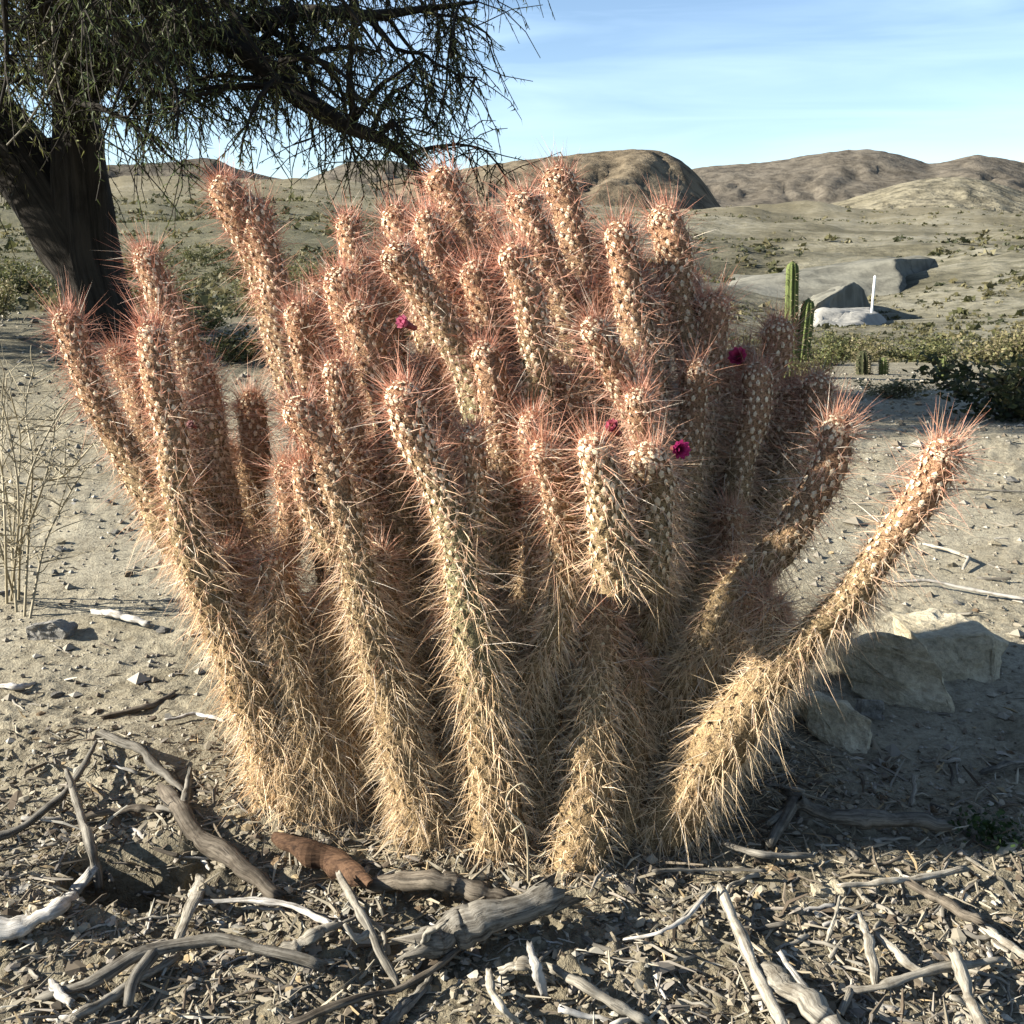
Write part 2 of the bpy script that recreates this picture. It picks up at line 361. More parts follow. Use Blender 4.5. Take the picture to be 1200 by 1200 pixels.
hill([(300, 270), (380, 232), (450, 214), (500, 205), (540, 199), (600, 189), (650, 183), (700, 177), (740, 174), (760, 177), (778, 184), (792, 194), (803, 208), (812, 214), (822, 236), (850, 262), (880, 284)],
     1500, hb, 'flat topped brown butte with a dark cliff end', seed=21, rough=0.85)
hill([(700, 275), (840, 262), (900, 250), (960, 236), (1000, 222), (1030, 213), (1060, 208), (1090, 207), (1120, 212), (1150, 222), (1180, 232), (1240, 236), (1330, 215), (1420, 230), (1500, 270)],
     950, hg, 'golden dry grass hill below the range', basepy=292, seed=33, rough=0.5)
hill([(-250, 270), (-150, 210), (0, 196), (80, 200), (140, 194), (200, 192), (240, 189), (262, 184), (280, 186), (300, 198), (330, 205), (350, 212), (380, 235), (420, 275)],
     1300, hl, 'low scrubby hills behind the tree', seed=41, rough=1.5)
hill([(270, 250), (310, 202), (335, 206), (352, 211), (372, 212), (400, 200), (425, 189), (455, 187), (480, 190), (500, 200), (540, 222), (600, 270)],
     2300, hr, 'bluish brown knolls behind the tree', seed=52, rough=1.2)

# ------------------------------------------------------------------ eroded clay terraces in the valley
def terrace(top, base, mat, label, seed=0, jag=0.025):
    """top and base outlines (px, py, distance), same count: rough loft between them, closed on top"""
    def dense(L):
        P = np.array([at(*p) for p in L]); out = []
        for i in range(len(P)):
            for t in np.linspace(0, 1, 16, endpoint=False): out.append(P[i]*(1-t)+P[(i+1) % len(P)]*t)
        return np.array(out)
    A, B = dense(top), dense(base); N = len(A); h = np.linalg.norm(A-B, axis=1).mean()
    B[:, 2] = np.minimum(B[:, 2], H(B[:, 0], B[:, 1], False)-0.1*h)
    rings = []; K = 10
    for k in range(K+1):
        t = k/K; q = B*(1-t)+A*t; w = 4*t*(1-t)*0.7+0.3
        q = q + np.stack([fbm(q[:, 0]*1.4/h+3, q[:, 1]*1.4/h+q[:, 2]*0.5/h, seed, 4), fbm(q[:, 0]*1.4/h, q[:, 1]*1.4/h, seed+1, 4), 0.35*fbm(q[:, 0]*2/h, q[:, 1]*2/h, seed+2, 3)], -1)*h*jag*6*w
        rings.append(q)
    c = rings[-1].mean(0)
    for t in (0.85, 0.6, 0.35, 0.15):
        q = c + (rings[K]-c)*t; q[:, 2] += fbm(q[:, 0]/h, q[:, 1]/h, seed+4, 3)*h*0.12; rings.append(q)
    V = np.concatenate(rings+[c[None]]); Q = []
    for k in range(len(rings)-1):
        a = np.arange(N)+k*N; b = np.roll(np.arange(N), -1)+k*N; Q.append(np.stack([a, b, b+N, a+N], -1))
    a = np.arange(N)+(len(rings)-1)*N; b = np.roll(np.arange(N), -1)+(len(rings)-1)*N
    o = link('clay_terrace', mesh_np('clay_terrace', V, [np.concatenate(Q), np.stack([a, b, np.full(N, len(V)-1)], -1)], smooth=True), mat)
    tag(o, label, 'terrace', kind='structure')
terrace([(860, 333, 165), (985, 311, 172), (1050, 303, 168), (1097, 304, 212), (1040, 300, 250), (860, 316, 245)],
        [(840, 341, 150), (985, 334, 146), (1052, 331, 152), (1098, 328, 210), (1050, 303, 262), (840, 318, 255)], M['clay'], 'pale eroded clay terrace with a shaded end wall', 2)
terrace([(957, 356, 103), (982, 342, 108), (1003, 331, 118), (1013, 340, 128), (990, 334, 138), (948, 350, 130)],
        [(940, 360, 104), (962, 358, 101), (1014, 357, 122), (1022, 352, 134), (985, 340, 150), (935, 350, 140)], M['clay'], 'steep sided clay knoll with a dark face beyond the white post', 6, 0.025)
terrace([(957, 362, 98), (1018, 360, 108), (1030, 368, 96), (1000, 378, 86), (960, 381, 84)],
        [(950, 366, 102), (1024, 362, 114), (1044, 374, 96), (1006, 390, 80), (952, 394, 78)], M['whiteclay'], 'white topped clay bench below the post', 9, 0.02)

# ------------------------------------------------------------------ tubes
def catmull(P, step):
    P = np.asarray(P, float)
    Q = np.vstack([2*P[0]-P[1], P, 2*P[-1]-P[-2]]); out = []
    for i in range(1, len(Q)-2):
        n = max(2, int(np.linalg.norm(Q[i+1][:3]-Q[i][:3])/step)+1)
        for t in np.linspace(0, 1, n, endpoint=False):
            a, b, c, d = Q[i-1], Q[i], Q[i+1], Q[i+2]
            out.append(0.5*((2*b) + (-a+c)*t + (2*a-5*b+4*c-d)*t*t + (-a+3*b-3*c+d)*t**3))
    out.append(P[-1]); return np.array(out)
def frames(C):
    T = np.gradient(C, axis=0); T = nrm(T)
    u = np.cross(T[0], [0, 0, 1.0]); 
    if np.linalg.norm(u) < 0.1: u = np.cross(T[0], [1.0, 0, 0])
    u = u/np.linalg.norm(u); U = [u]
    for k in range(1, len(C)):
        u = u - T[k]*np.dot(u, T[k]); u = u/max(np.linalg.norm(u), 1e-9); U.append(u)
    U = np.array(U); return T, U, np.cross(T, U)
class Geo:
    def __init__(s): s.V = []; s.Q = []; s.T = []; s.C = []; s.n = 0
    def add(s, V, Q=None, T=None, col=None):
        V = np.asarray(V, float)
        if Q is not None and len(Q): s.Q.append(np.asarray(Q)+s.n)
        if T is not None and len(T): s.T.append(np.asarray(T)+s.n)
        s.V.append(V); s.n += len(V)
        if col is not None: s.C.append(np.broadcast_to(np.asarray(col, float), V.shape))
    def tube(s, C, r, sides=6, rough=0.0, seed=0, cap=True, col=None, flat=1.0):
        C = np.asarray(C, float); n = len(C); r = np.broadcast_to(np.asarray(r, float), (n,))
        T, U, W = frames(C); ph = np.linspace(0, 2*math.pi, sides, endpoint=False)
        L = np.concatenate([[0], np.cumsum(np.linalg.norm(np.diff(C, axis=0), axis=1))])
        rr = r[:, None]*np.ones((1, sides))
        if rough:
            rm = max(r.mean(), 1e-4)
            rr = rr*(1 + rough*1.6*fbm(np.cos(ph)[None]*2.1+L[:, None]/rm*0.05+seed, np.sin(ph)[None]*2.1+seed*3.1, seed, 3) + rough*1.2*fbm(np.cos(ph)[None]*0.8+L[:, None]/rm*0.3+seed, np.sin(ph)[None]*0.8+seed*1.7, seed+7, 3))
        V = C[:, None] + rr[..., None]*(np.cos(ph)[None, :, None]*U[:, None] + flat*np.sin(ph)[None, :, None]*W[:, None])
        idx = np.arange(n*sides).reshape(n, sides); nx = np.roll(idx, -1, 1)
        Q = np.stack([idx[:-1], nx[:-1], nx[1:], idx[1:]], -1).reshape(-1, 4)
        Vf = V.reshape(-1, 3); Tr = None
        if col is None:
            gc = np.concatenate([(r[:, None]*np.cos(ph)[None])[..., None], (r[:, None]*np.sin(ph)[None])[..., None], (L[:, None]+0*ph[None]+seed*0.37)[..., None]], -1).reshape(-1, 3)
            col = np.vstack([gc, [0, 0, seed*0.37], [0, 0, L[-1]+seed*0.37]]) if cap else gc
        if cap:
            Vf = np.vstack([Vf, C[0]-T[0]*r[0]*0.25, C[-1]+T[-1]*r[-1]*0.25]); a = n*sides
            Tr = np.concatenate([np.stack([nx[0], idx[0], np.full(sides, a)], -1), np.stack([idx[-1], nx[-1], np.full(sides, a+1)], -1)])
        s.add(Vf, Q, Tr, col)
    def mesh(s, name, smooth=True):
        V = np.concatenate(s.V); Fc = []
        if s.Q: Fc.append(np.concatenate(s.Q))
        if s.T: Fc.append(np.concatenate(s.T))
        return mesh_np(name, V, Fc, smooth, np.concatenate(s.C) if s.C else None)
def lerp(a, b, t): return np.asarray(a)*(1-t) + np.asarray(b)*t

# ------------------------------------------------------------------ THE CACTUS
# each row: pixel polyline tip -> base, depth of tip, depth of base (None: base stands on the ground), radius px tip, radius px base
ST = [
 # left arm
 ([(82, 364), (102, 432), (132, 515), (172, 580), (212, 640)], 1.80, 1.68, 19, 24),
 ([(130, 408), (158, 470), (188, 545), (225, 630)], 1.93, 1.76, 16, 20),
 ([(161, 376), (186, 435), (209, 515), (218, 600), (250, 700), (298, 810), (326, 935)], 1.62, None, 20, 36),
 ([(166, 290), (192, 345), (214, 415), (238, 495), (262, 590), (292, 690), (320, 800)], 1.92, 1.75, 20, 28),
 ([(228, 424), (240, 480), (256, 560), (280, 650)], 1.88, 1.80, 19, 22),
 ([(252, 207), (272, 245), (296, 300), (318, 350)], 2.05, 2.04, 19, 20),
 ([(291, 233), (303, 285), (322, 350), (348, 425), (370, 510), (388, 600), (398, 700), (405, 800)], 2.06, 1.80, 20, 30),
 ([(352, 352), (362, 410), (376, 480), (390, 570), (402, 650)], 1.90, 1.80, 18, 22),
 ([(297, 458), (299, 530), (302, 620), (318, 720), (338, 810)], 1.96, 1.86, 18, 22),
 ([(268, 520), (273, 600), (292, 690), (320, 780)], 1.98, 1.88, 17, 22),
 ([(330, 540), (336, 600), (327, 680), (340, 750), (362, 830)], 1.72, 1.66, 17, 24),
 ([(322, 640), (332, 720), (352, 800), (372, 890), (380, 950)], 1.60, None, 22, 30),
 # front
 ([(341, 467), (372, 525), (402, 600), (420, 680), (438, 770), (464, 860), (506, 985)], 1.55, None, 21, 36),
 ([(376, 690), (386, 760), (394, 840), (402, 950)], 1.62, None, 23, 30),
 ([(396, 312), (414, 375), (438, 445), (462, 540), (478, 640), (490, 740), (505, 850)], 1.80, 1.68, 20, 30),
 ([(461, 447), (487, 505), (518, 580), (542, 660), (558, 740), (572, 840), (584, 988)], 1.50, None, 22, 38),
 ([(452, 288), (482, 325), (516, 375), (545, 432), (560, 505), (578, 590), (598, 680), (612, 780)], 1.72, 1.66, 21, 28),
 ([(418, 520), (432, 590), (452, 680), (476, 770), (506, 860)], 1.70, 1.64, 19, 26),
 ([(636, 516), (650, 580), (660, 650), (658, 730), (628, 795), (582, 860)], 1.44, 1.53, 19, 28),
 ([(690, 508), (706, 565), (716, 630), (724, 690)], 1.40, 1.43, 23, 27),
 ([(692, 372), (716, 418), (748, 476), (770, 540), (778, 610), (770, 690), (748, 780)], 1.54, 1.64, 20, 27),
 ([(755, 520), (766, 575), (764, 635), (758, 690)], 1.47, 1.48, 24, 27),
 ([(590, 286), (612, 335), (624, 400), (632, 470), (640, 560), (632, 660), (620, 760)], 1.68, 1.66, 20, 26),
 ([(545, 440), (560, 520), (600, 610), (625, 700), (632, 790)], 1.75, 1.70, 18, 24),
 # crown, further back
 ([(467, 242), (478, 292), (492, 350), (512, 430), (530, 520)], 2.02, 1.88, 19, 22),
 ([(501, 246), (512, 300), (526, 360), (545, 440)], 1.95, 1.86, 18, 22),
 ([(511, 200), (532, 248), (550, 310), (562, 390), (575, 480)], 2.08, 1.92, 19, 22),
 ([(548, 306), (560, 360), (578, 430), (590, 520)], 1.88, 1.82, 18, 22),
 ([(606, 226), (630, 272), (652, 330), (670, 400), (684, 490), (690, 590), (688, 700)], 1.90, 1.76, 20, 26),
 ([(650, 197), (658, 240), (674, 295), (690, 370), (700, 450)], 2.06, 1.92, 20, 22),
 ([(700, 285), (706, 340), (716, 400), (730, 480)], 2.04, 1.95, 17, 20),
 ([(729, 258), (735, 312), (746, 380), (760, 450), (772, 540), (770, 640)], 1.84, 1.76, 20, 24),
 ([(771, 241), (784, 300), (800, 365), (814, 440), (820, 520), (812, 600), (790, 700)], 1.96, 1.82, 21, 26),
 ([(832, 342), (829, 400), (820, 470), (826, 550), (818, 640)], 1.92, 1.85, 18, 22),
 ([(665, 310), (672, 360), (686, 430), (700, 520)], 2.16, 2.02, 18, 20),
 ([(430, 300), (446, 360), (466, 430), (486, 520)], 2.14, 2.0, 18, 20),
 ([(375, 330), (392, 390), (412, 460), (432, 560)], 2.12, 1.98, 18, 20),
 ([(570, 250), (582, 300), (596, 360), (606, 440)], 2.18, 2.04, 18, 20),
 # right arm
 ([(905, 372), (906, 420), (890, 480), (872, 545), (850, 620)], 2.0, 1.92, 18, 22),
 ([(866, 405), (868, 460), (856, 520), (838, 600), (822, 690)], 2.05, 1.95, 19, 23),
 ([(930, 442), (922, 500), (905, 565), (868, 640), (832, 715)], 1.98, 1.88, 20, 24),
 ([(965, 437), (955, 490), (932, 545), (896, 610)], 1.93, 1.86, 19, 22),
 ([(991, 487), (971, 540), (936, 600), (890, 660), (842, 725), (795, 805), (752, 890), (730, 950)], 1.58, 1.56, 22, 34),
 ([(1112, 514), (1086, 570), (1050, 618), (1000, 680), (942, 752), (880, 822), (822, 900), (768, 978)], 1.40, None, 20, 42),
 ([(876, 655), (870, 730), (862, 800), (848, 870)], 1.60, 1.58, 20, 24),
 ([(856, 590), (860, 650), (850, 740), (832, 820)], 1.75, 1.70, 18, 22),
 ([(1010, 690), (965, 745), (905, 812), (850, 880), (800, 945)], 1.80, None, 18, 28),
 # more of the tangle
 ([(424, 352), (440, 420), (458, 500), (470, 590), (480, 690)], 1.76, 1.68, 18, 24),
 ([(500, 420), (516, 490), (528, 570), (536, 660)], 1.80, 1.74, 17, 22),
 ([(664, 430), (676, 500), (682, 590), (676, 690)], 1.72, 1.68, 18, 24),
 ([(812, 420), (812, 490), (800, 570), (778, 660)], 1.80, 1.74, 18, 22),
 ([(745, 300), (752, 360), (764, 430), (776, 510)], 1.94, 1.88, 17, 20),
 ([(620, 560), (622, 640), (612, 720), (600, 810)], 1.60, 1.56, 17, 24),
 ([(440, 640), (450, 720), (462, 800), (476, 890), (480, 965)], 1.56, None, 18, 28),
 ([(530, 700), (536, 780), (538, 860), (545, 960)], 1.58, None, 18, 28),
 ([(640, 720), (640, 800), (634, 880), (628, 970)], 1.60, None, 18, 28),
 ([(270, 640), (282, 720), (306, 810), (338, 900), (350, 945)], 1.66, None, 18, 26),
 ([(745, 760), (745, 830), (738, 900), (728, 975)], 1.58, None, 18, 28),
 ([(640, 262), (648, 310), (658, 360), (668, 430)], 2.12, 2.04, 18, 20),
 ([(545, 262), (556, 310), (570, 370), (584, 440)], 2.10, 2.02, 18, 20),
 ([(485, 275), (496, 330), (512, 400), (528, 480)], 2.10, 2.00, 18, 20),
 ([(690, 330), (700, 390), (716, 460), (726, 540)], 1.88, 1.82, 17, 20),
 ([(410, 250), (418, 300), (430, 360), (446, 440)], 2.20, 2.08, 17, 20),
 ([(712, 705), (704, 780), (693, 870), (676, 1000)], 1.56, None, 24, 38),
 ([(806, 318), (812, 380), (818, 450), (812, 540)], 2.00, 1.90, 18, 21),
 ([(745, 420), (756, 490), (764, 570), (758, 650)], 1.66, 1.62, 18, 22),
 ([(888, 425), (884, 480), (868, 550), (846, 630)], 1.88, 1.82, 18, 21),
 ([(560, 400), (572, 460), (584, 530), (596, 610)], 1.68, 1.64, 18, 22),
 ([(500, 520), (512, 590), (526, 670), (540, 760)], 1.62, 1.60, 18, 24),
 ([(395, 420), (406, 490), (420, 570), (436, 660)], 1.70, 1.66, 18, 22),
 ([(930, 720), (905, 770), (868, 830), (820, 900), (790, 960)], 1.58, None, 20, 32),
 # hidden interior, fills the clump
 ([(640, 400), (650, 480), (652, 580), (650, 700), (652, 820)], 1.95, 1.84, 20, 26),
 ([(560, 480), (565, 580), (572, 700), (580, 820)], 1.92, 1.84, 20, 26),
 ([(480, 500), (490, 600), (500, 720), (515, 830)], 1.95, 1.84, 20, 26),
 ([(720, 480), (725, 580), (716, 700), (700, 820)], 1.92, 1.84, 20, 26),
 ([(790, 520), (782, 620), (760, 740), (730, 850)], 1.90, 1.82, 20, 26),
 ([(440, 560), (446, 660), (458, 760), (474, 850)], 1.92, 1.84, 20, 26),
 ([(380, 560), (390, 650), (410, 750), (436, 850)], 1.98, 1.86, 20, 26),
 ([(850, 470), (836, 560), (806, 660), (770, 780)], 2.06, 1.92, 20, 24),
 ([(760, 330), (762, 400), (768, 480), (768, 580)], 2.10, 1.98, 18, 22),
 ([(610, 320), (618, 390), (628, 480), (634, 580)], 2.10, 1.98, 18, 22),
 ([(500, 360), (512, 430), (530, 530), (545, 640)], 2.08, 1.96, 18, 22),
]
ROOT = np.array([0.02, 1.84, 0.0])
cactus = empty('clump_cactus', ROOT)
tag(cactus, 'large many stemmed cactus clump covered in reddish and straw coloured spines', 'cactus')
RT = Matrix.Translation(-Vector(ROOT))
SPTIP, SPMID, SPBASE = np.array([0.62, 0.30, 0.20]), np.array([0.78, 0.55, 0.40]), np.array([0.82, 0.635, 0.40])
def build_stem(k, pts, yt, yb, r0, r1, P3=None):
    base_on_ground = yb is None and P3 is None
    if base_on_ground:
        g = on_ground(*pts[-1]); yb = g[1]
    if P3 is None:
      n = len(pts); cl = np.concatenate([[0], np.cumsum([math.dist(pts[i], pts[i+1]) for i in range(n-1)])]); cl /= cl[-1]
      P = [at(p[0], p[1], yt + (yb-yt)*(t**0.9)) for p, t in zip(pts, cl)]
      e = P[-1]
      if base_on_ground:
          d = nrm(P[-1]-P[-2]); P.append(e + d*0.03 + np.array([0, 0, -0.04]))
      else:                                                   # runs on down into the heart of the clump
          q = np.array([ROOT[0]+(e[0]-ROOT[0])*0.72, ROOT[1]+(e[1]-ROOT[1])*0.6+0.02, e[2]*0.45])
          if e[2] > 0.30 and k not in (19, 21): P.append(q)
          if k not in (5, 19, 21): P.append(np.array([ROOT[0]+(e[0]-ROOT[0])*0.55, ROOT[1]+(e[1]-ROOT[1])*0.5+0.03, -0.02]))
      P = np.array(P[::-1])                                   # base -> tip
    else: P = P3; yt = yb = P3[0][1]
    C = catmull(P, 0.006)
    # even spacing
    L = np.concatenate([[0], np.cumsum(np.linalg.norm(np.diff(C, axis=0), axis=1))]); Lt = L[-1]
    rt = pxm(r0, yt)*0.80; rb = pxm(r1, yb)*0.84; capl = rt*1.25
    pitch = 0.0125; m0 = int((Lt-capl)/pitch*1.5)+1
    s = np.concatenate([np.linspace(0, Lt-capl, m0)[:-1], Lt-capl*(1-np.sin(np.linspace(0, math.pi/2, 9)))]); m = len(s)
    C = np.stack([np.interp(s, L, C[:, i]) for i in range(3)], -1)
    C += (np.stack([fbm(s*7, s*0+k*1.37, 71, 2), fbm(s*7, s*0+k*1.91, 72, 2), s*0], -1))*0.020
    if P3 is None: STEMS.append(C)
    T, U, W = frames(C)
    t = s/Lt
    if P3 is not None: t = 0.55+0.45*t
    r = lerp(rb, rt, sstep(0, 0.75, t)) if True else 0
    r = r*(1 + 0.26*fbm(s*11, s*0+k*3.3, 73, 2))*rng.uniform(0.92, 1.08)
    endd = Lt-s; cap = np.clip(endd/capl, 0, 1); r = r*np.sqrt(np.maximum(1-(1-cap)**2, 0.0004))
    rib = 10; ns = rib*2
    ph = np.linspace(0, 2*math.pi, ns, endpoint=False)
    ang = rib*ph[None, :]; row = math.pi*s[:, None]/pitch
    bumpv = np.cos(ang)*np.cos(row)
    rr = r[:, None]*(1+0.13*bumpv*cap[:, None])
    V = C[:, None] + rr[..., None]*(np.cos(ph)[None, :, None]*U[:, None]+np.sin(ph)[None, :, None]*W[:, None])
    idx = np.arange(m*ns).reshape(m, ns); nx = np.roll(idx, -1, 1)
    Q = np.stack([idx[:-1], nx[:-1], nx[1:], idx[1:]], -1).reshape(-1, 4)
    zz = V[..., 2]
    hfac = sstep(0.10, 0.55, zz)[..., None]
    young = lerp(lerp(np.array([0.29, 0.20, 0.115]), np.array([0.23, 0.23, 0.13]), 1.0 if k in (16, 22, 15) else 0.25), np.array([0.34, 0.20, 0.12]), sstep(0.6, 1.0, t)[:, None, None])
    old = np.array([0.28, 0.20, 0.11])
    colr = old*(1-hfac) + young*hfac
    colr = colr*(1+0.35*fbm(V[..., 0]*40+k, V[..., 2]*40, 75, 2))[..., None]
    so = link('stem', mesh_np('stem', V.reshape(-1, 3)-ROOT, Q, True, colr.reshape(-1, 3)), M['stem'], cactus)
    # ---- areoles
    A = []; sl = list(np.arange(1, int((Lt-capl*0.95)/pitch)+1)*pitch); sl = [q for q in sl if Lt-q > capl*0.95]; off = (Lt-capl*0.95) - sl[-1]
    sl = [q+off*(i/len(sl)) for i, q in enumerate(sl)] + [Lt-capl*q for q in (0.80, 0.60, 0.42, 0.26, 0.13, 0.03)]
    for rw, ss in enumerate(sl):
        q = max(0.0, (ss-(Lt-capl))/capl); cnt = rib if q < 0.7 else (8 if q < 0.85 else 6 if q < 0.95 else 3)
        for p in (np.arange(cnt)+0.5*((rw+1) % 2))*2*math.pi/cnt: A.append((ss + random.uniform(-0.002, 0.002), p + random.uniform(-0.10, 0.10)))
    A = np.array(A); sa_, pj = A[:, 0], A[:, 1]; ii = np.clip(np.searchsorted(s, sa_), 0, m-1)
    N = np.cos(pj)[:, None]*U[ii] + np.sin(pj)[:, None]*W[ii]
    slope = np.clip(1-(Lt-sa_)/capl, 0, 1)
    Np = nrm(N*(1-slope*0.9)[:, None] + T[ii]*slope[:, None]*1.2)
    Ci = np.stack([np.interp(sa_, s, C[:, q]) for q in range(3)], -1); ri = np.interp(sa_, s, r)
    base = Ci + N*(ri*(1.10-0.1*slope))[:, None]
    ta = sa_/Lt; za = base[:, 2]
    if P3 is not None: ta = 0.55+0.45*ta
    keep = (za > H(base[:, 0], base[:, 1])-0.01) & (rng.random(len(za)) > 0.06)
    # interior sides hidden from every side view are still given spines, only fewer
    base, N, Np, Ta, ta, za = base[keep], N[keep], Np[keep], T[ii][keep], ta[keep], za[keep]
    B = np.cross(Ta, N)
    na = len(base)
    if na == 0: return
    shag = (1-sstep(0.25, 0.62, za))                      # shaggy straw at the foot, neat dotted stems above
    tipn = sstep(0.72, 1.0, ta)
    # wool tufts : squashed octahedra
    od = np.array([[math.cos(q*1.2566+0.3), math.sin(q*1.2566+0.3), -0.2] for q in range(5)]+[[0, 0, 1]])
    of = np.array([[q, (q+1) % 5, 5] for q in range(5)])
    sz = (0.0043*rng.uniform(0.6, 1.25, na))*(1-0.5*shag)*(r0/20)
    fr = np.stack([B*0.9, nrm(np.cross(Np, B))*1.3, Np*0.55], 1)                 # na,3,3
    WV = base[:, None] + np.einsum('ij,njk->nik', od, fr)*sz[:, None, None]*rng.uniform(0.9, 1.1, (na, 6, 1))
    WF = (of[None] + 6*np.arange(na)[:, None, None]).reshape(-1, 3)
    wc = lerp(np.array([0.78, 0.64, 0.44]), np.array([0.55, 0.42, 0.25]), shag[:, None])*rng.uniform(0.8, 1.1, (na, 1))
    wo_ = link('areole_tufts', mesh_np('areole_tufts', WV.reshape(-1, 3)-ROOT, WF, True, np.repeat(wc, 6, 0)), M['wool'], so)
    tag(wo_, kind='stuff')
    # ---- spines
    back = 0.25 if 71 <= k < 100 else 0.72 if k >= 47 or k in (34, 35, 36, 37) else 0.95
    def spines(cnt, lmin, lmax, w, kind, bent=False):
        cn_ = np.floor(cnt*back + rng.random(na)).astype(int)
        j = np.repeat(np.arange(na), cn_); nn = len(j)
        if nn == 0: return None
        n_, b_, a_ = Np[j], B[j], Ta[j]; sh = shag[j][:, None]; tp = tipn[j][:, None]
        th = rng.uniform(0, 2*math.pi, nn)[:, None]; g = rng.normal(0, 1, (nn, 3))
        if kind == 'radial':
            d = nrm(n_*rng.uniform(0.25, 0.75, (nn, 1)) + b_*np.cos(th) + a_*np.sin(th) - a_*sh*0.7)
        else:
            d = nrm(n_*1.0 + 0.62*b_*g[:, :1] + a_*(0.55*g[:, 1:2] + 0.45*tp - 0.2))
            d = nrm(d*(1-0.55*sh) + sh*(np.array([0, 0, -0.62]) + n_*0.5 + 0.34*g))
        Ls = rng.uniform(lmin, lmax, nn)[:, None]*(1+0.25*sh)
        p0 = base[j] + rng.normal(0, 0.0008, (nn, 3))
        sag = np.array([0, 0, -1.0])*Ls*(0.05+0.22*sh)*rng.uniform(0, 1, (nn, 1))
        if kind == 'radial': sag = sag*0
        p1 = p0 + d*Ls*0.5; p2 = p0 + d*Ls + sag
        up = nrm(np.cross(d, rng.normal(0, 1, (nn, 3)))); vp = np.cross(d, up)
        ww = w*rng.uniform(0.75, 1.25, nn)[:, None]
        ww = ww*0.86
        c3 = [(math.cos(q), math.sin(q)) for q in (0.3, 2.4, 4.5)]
        red = sstep(0.30, 0.80, za[j] + 0.12*rng.normal(0, 1, nn))[:, None]
        c = SPBASE*(1-red) + SPMID*red
        rd = (0.70*tp + 0.30*red)*(0.4+0.6*rng.random((nn, 1))) + 0.25*(kind == 'central')*red
        rd = np.clip(rd, 0, 1)
        c = c*(1-rd) + SPTIP*rd
        gy = (rng.random((nn, 1)) < 0.10*(kind == 'central')); c = np.where(gy, np.array([0.74, 0.64, 0.52]), c)
        c = c*rng.uniform(0.72, 1.18, (nn, 1))
        if not bent:
            Vv = np.concatenate([(p0 + ww*(u*up+v*vp))[:, None] for u, v in c3] + [p2[:, None]], 1)
            f = np.array([[0, 1, 3], [1, 2, 3], [2, 0, 3]]); kk = 4
        else:
            Vv = np.concatenate([(p0 + ww*(u*up+v*vp))[:, None] for u, v in c3] + [(p1 + 0.7*ww*(u*up+v*vp))[:, None] for u, v in c3] + [p2[:, None]], 1)
            f = np.array([[0, 1, 4], [0, 4, 3], [1, 2, 5], [1, 5, 4], [2, 0, 3], [2, 3, 5], [3, 4, 6], [4, 5, 6], [5, 3, 6]]); kk = 7
        Ff = (f[None] + kk*np.arange(nn)[:, None, None]).reshape(-1, 3)
        return Vv.reshape(-1, 3), Ff, np.repeat(c, kk, 0)
    G = Geo()
    for res in (spines(6.3 - 2.0*shag, 0.007, 0.016, 0.00060, 'radial'),
                spines((2.0 + 1.0*tipn)*(1-shag), 0.018, 0.045, 0.00058, 'central'),
                spines(0.75*(1-0.6*shag)+0.25*tipn, 0.045, 0.085, 0.00046, 'central', True),
                spines(2.3*shag, 0.020, 0.052, 0.00055, 'central', True),
                spines(4.6*shag, 0.012, 0.034, 0.00052, 'central')):
        if res: G.add(res[0]-ROOT, None, res[1], res[2])
    sp = link('spines', G.mesh('spines', False), M['spine'], so); tag(sp, kind='stuff')
STEMS = []
for k, e in enumerate(ST): build_stem(k, *e)
def pup(k, par, f, ang, ln, rr):
    C = STEMS[par]; i = int(f*(len(C)-1)); T, U, W = frames(C); d = math.cos(ang)*U[i] + math.sin(ang)*W[i]; d[2] = abs(d[2])*0.3
    p = C[i]; P = [p, p+d*0.035+np.array([0, 0, .005]), p+d*0.055+T[i]*ln*0.4+np.array([0, 0, ln*.1]), p+d*0.06+T[i]*ln*0.75+np.array([0, 0, ln*.3])]
    build_stem(k, None, None, None, rr, rr, np.array(P))
prs = random.Random(4)
for q, par in enumerate((2, 6, 12, 14, 15, 16, 20, 22, 28, 31, 32, 42, 43, 3, 47, 40)):
    pup(200+q, par, prs.uniform(0.45, 0.72), prs.uniform(0, 6.28), prs.uniform(0.08, 0.16), prs.uniform(15, 18))

# ---- fallen spines and straw matted round the foot
def fallen():
    rs = np.random.default_rng(15); n = 5200; a = rs.uniform(0, 2*math.pi, n); rad = rs.normal(0.98, 0.16, n)
    x = 0.02+np.cos(a)*0.44*rad; y = 1.84+np.sin(a)*0.40*rad; z = H(x, y)
    th = rs.uniform(0, 6.28, n); d = nrm(np.stack([np.cos(th), np.sin(th), rs.normal(0.12, 0.25, n)], -1)); L = rs.uniform(0.015, 0.055, n)[:, None]
    p = np.stack([x, y, z+0.003], -1); up = nrm(np.cross(d, rs.normal(0, 1, (n, 3)))); vp = np.cross(d, up); w = 0.0007
    V = np.stack([p+w*up, p+w*(-0.5*up+.87*vp), p+w*(-0.5*up-.87*vp), p+d*L], 1).reshape(-1, 3)-ROOT
    Fc = (np.array([[0, 1, 3], [1, 2, 3], [2, 0, 3]])[None]+4*np.arange(n)[:, None, None]).reshape(-1, 3)
    c = np.repeat(SPBASE*rs.uniform(0.45, 1.0, (n, 1)), 4, 0)
    tag(link('fallen_spines', mesh_np('fallen_spines', V, Fc, False, c), M['spine'], cactus), kind='stuff')
fallen()
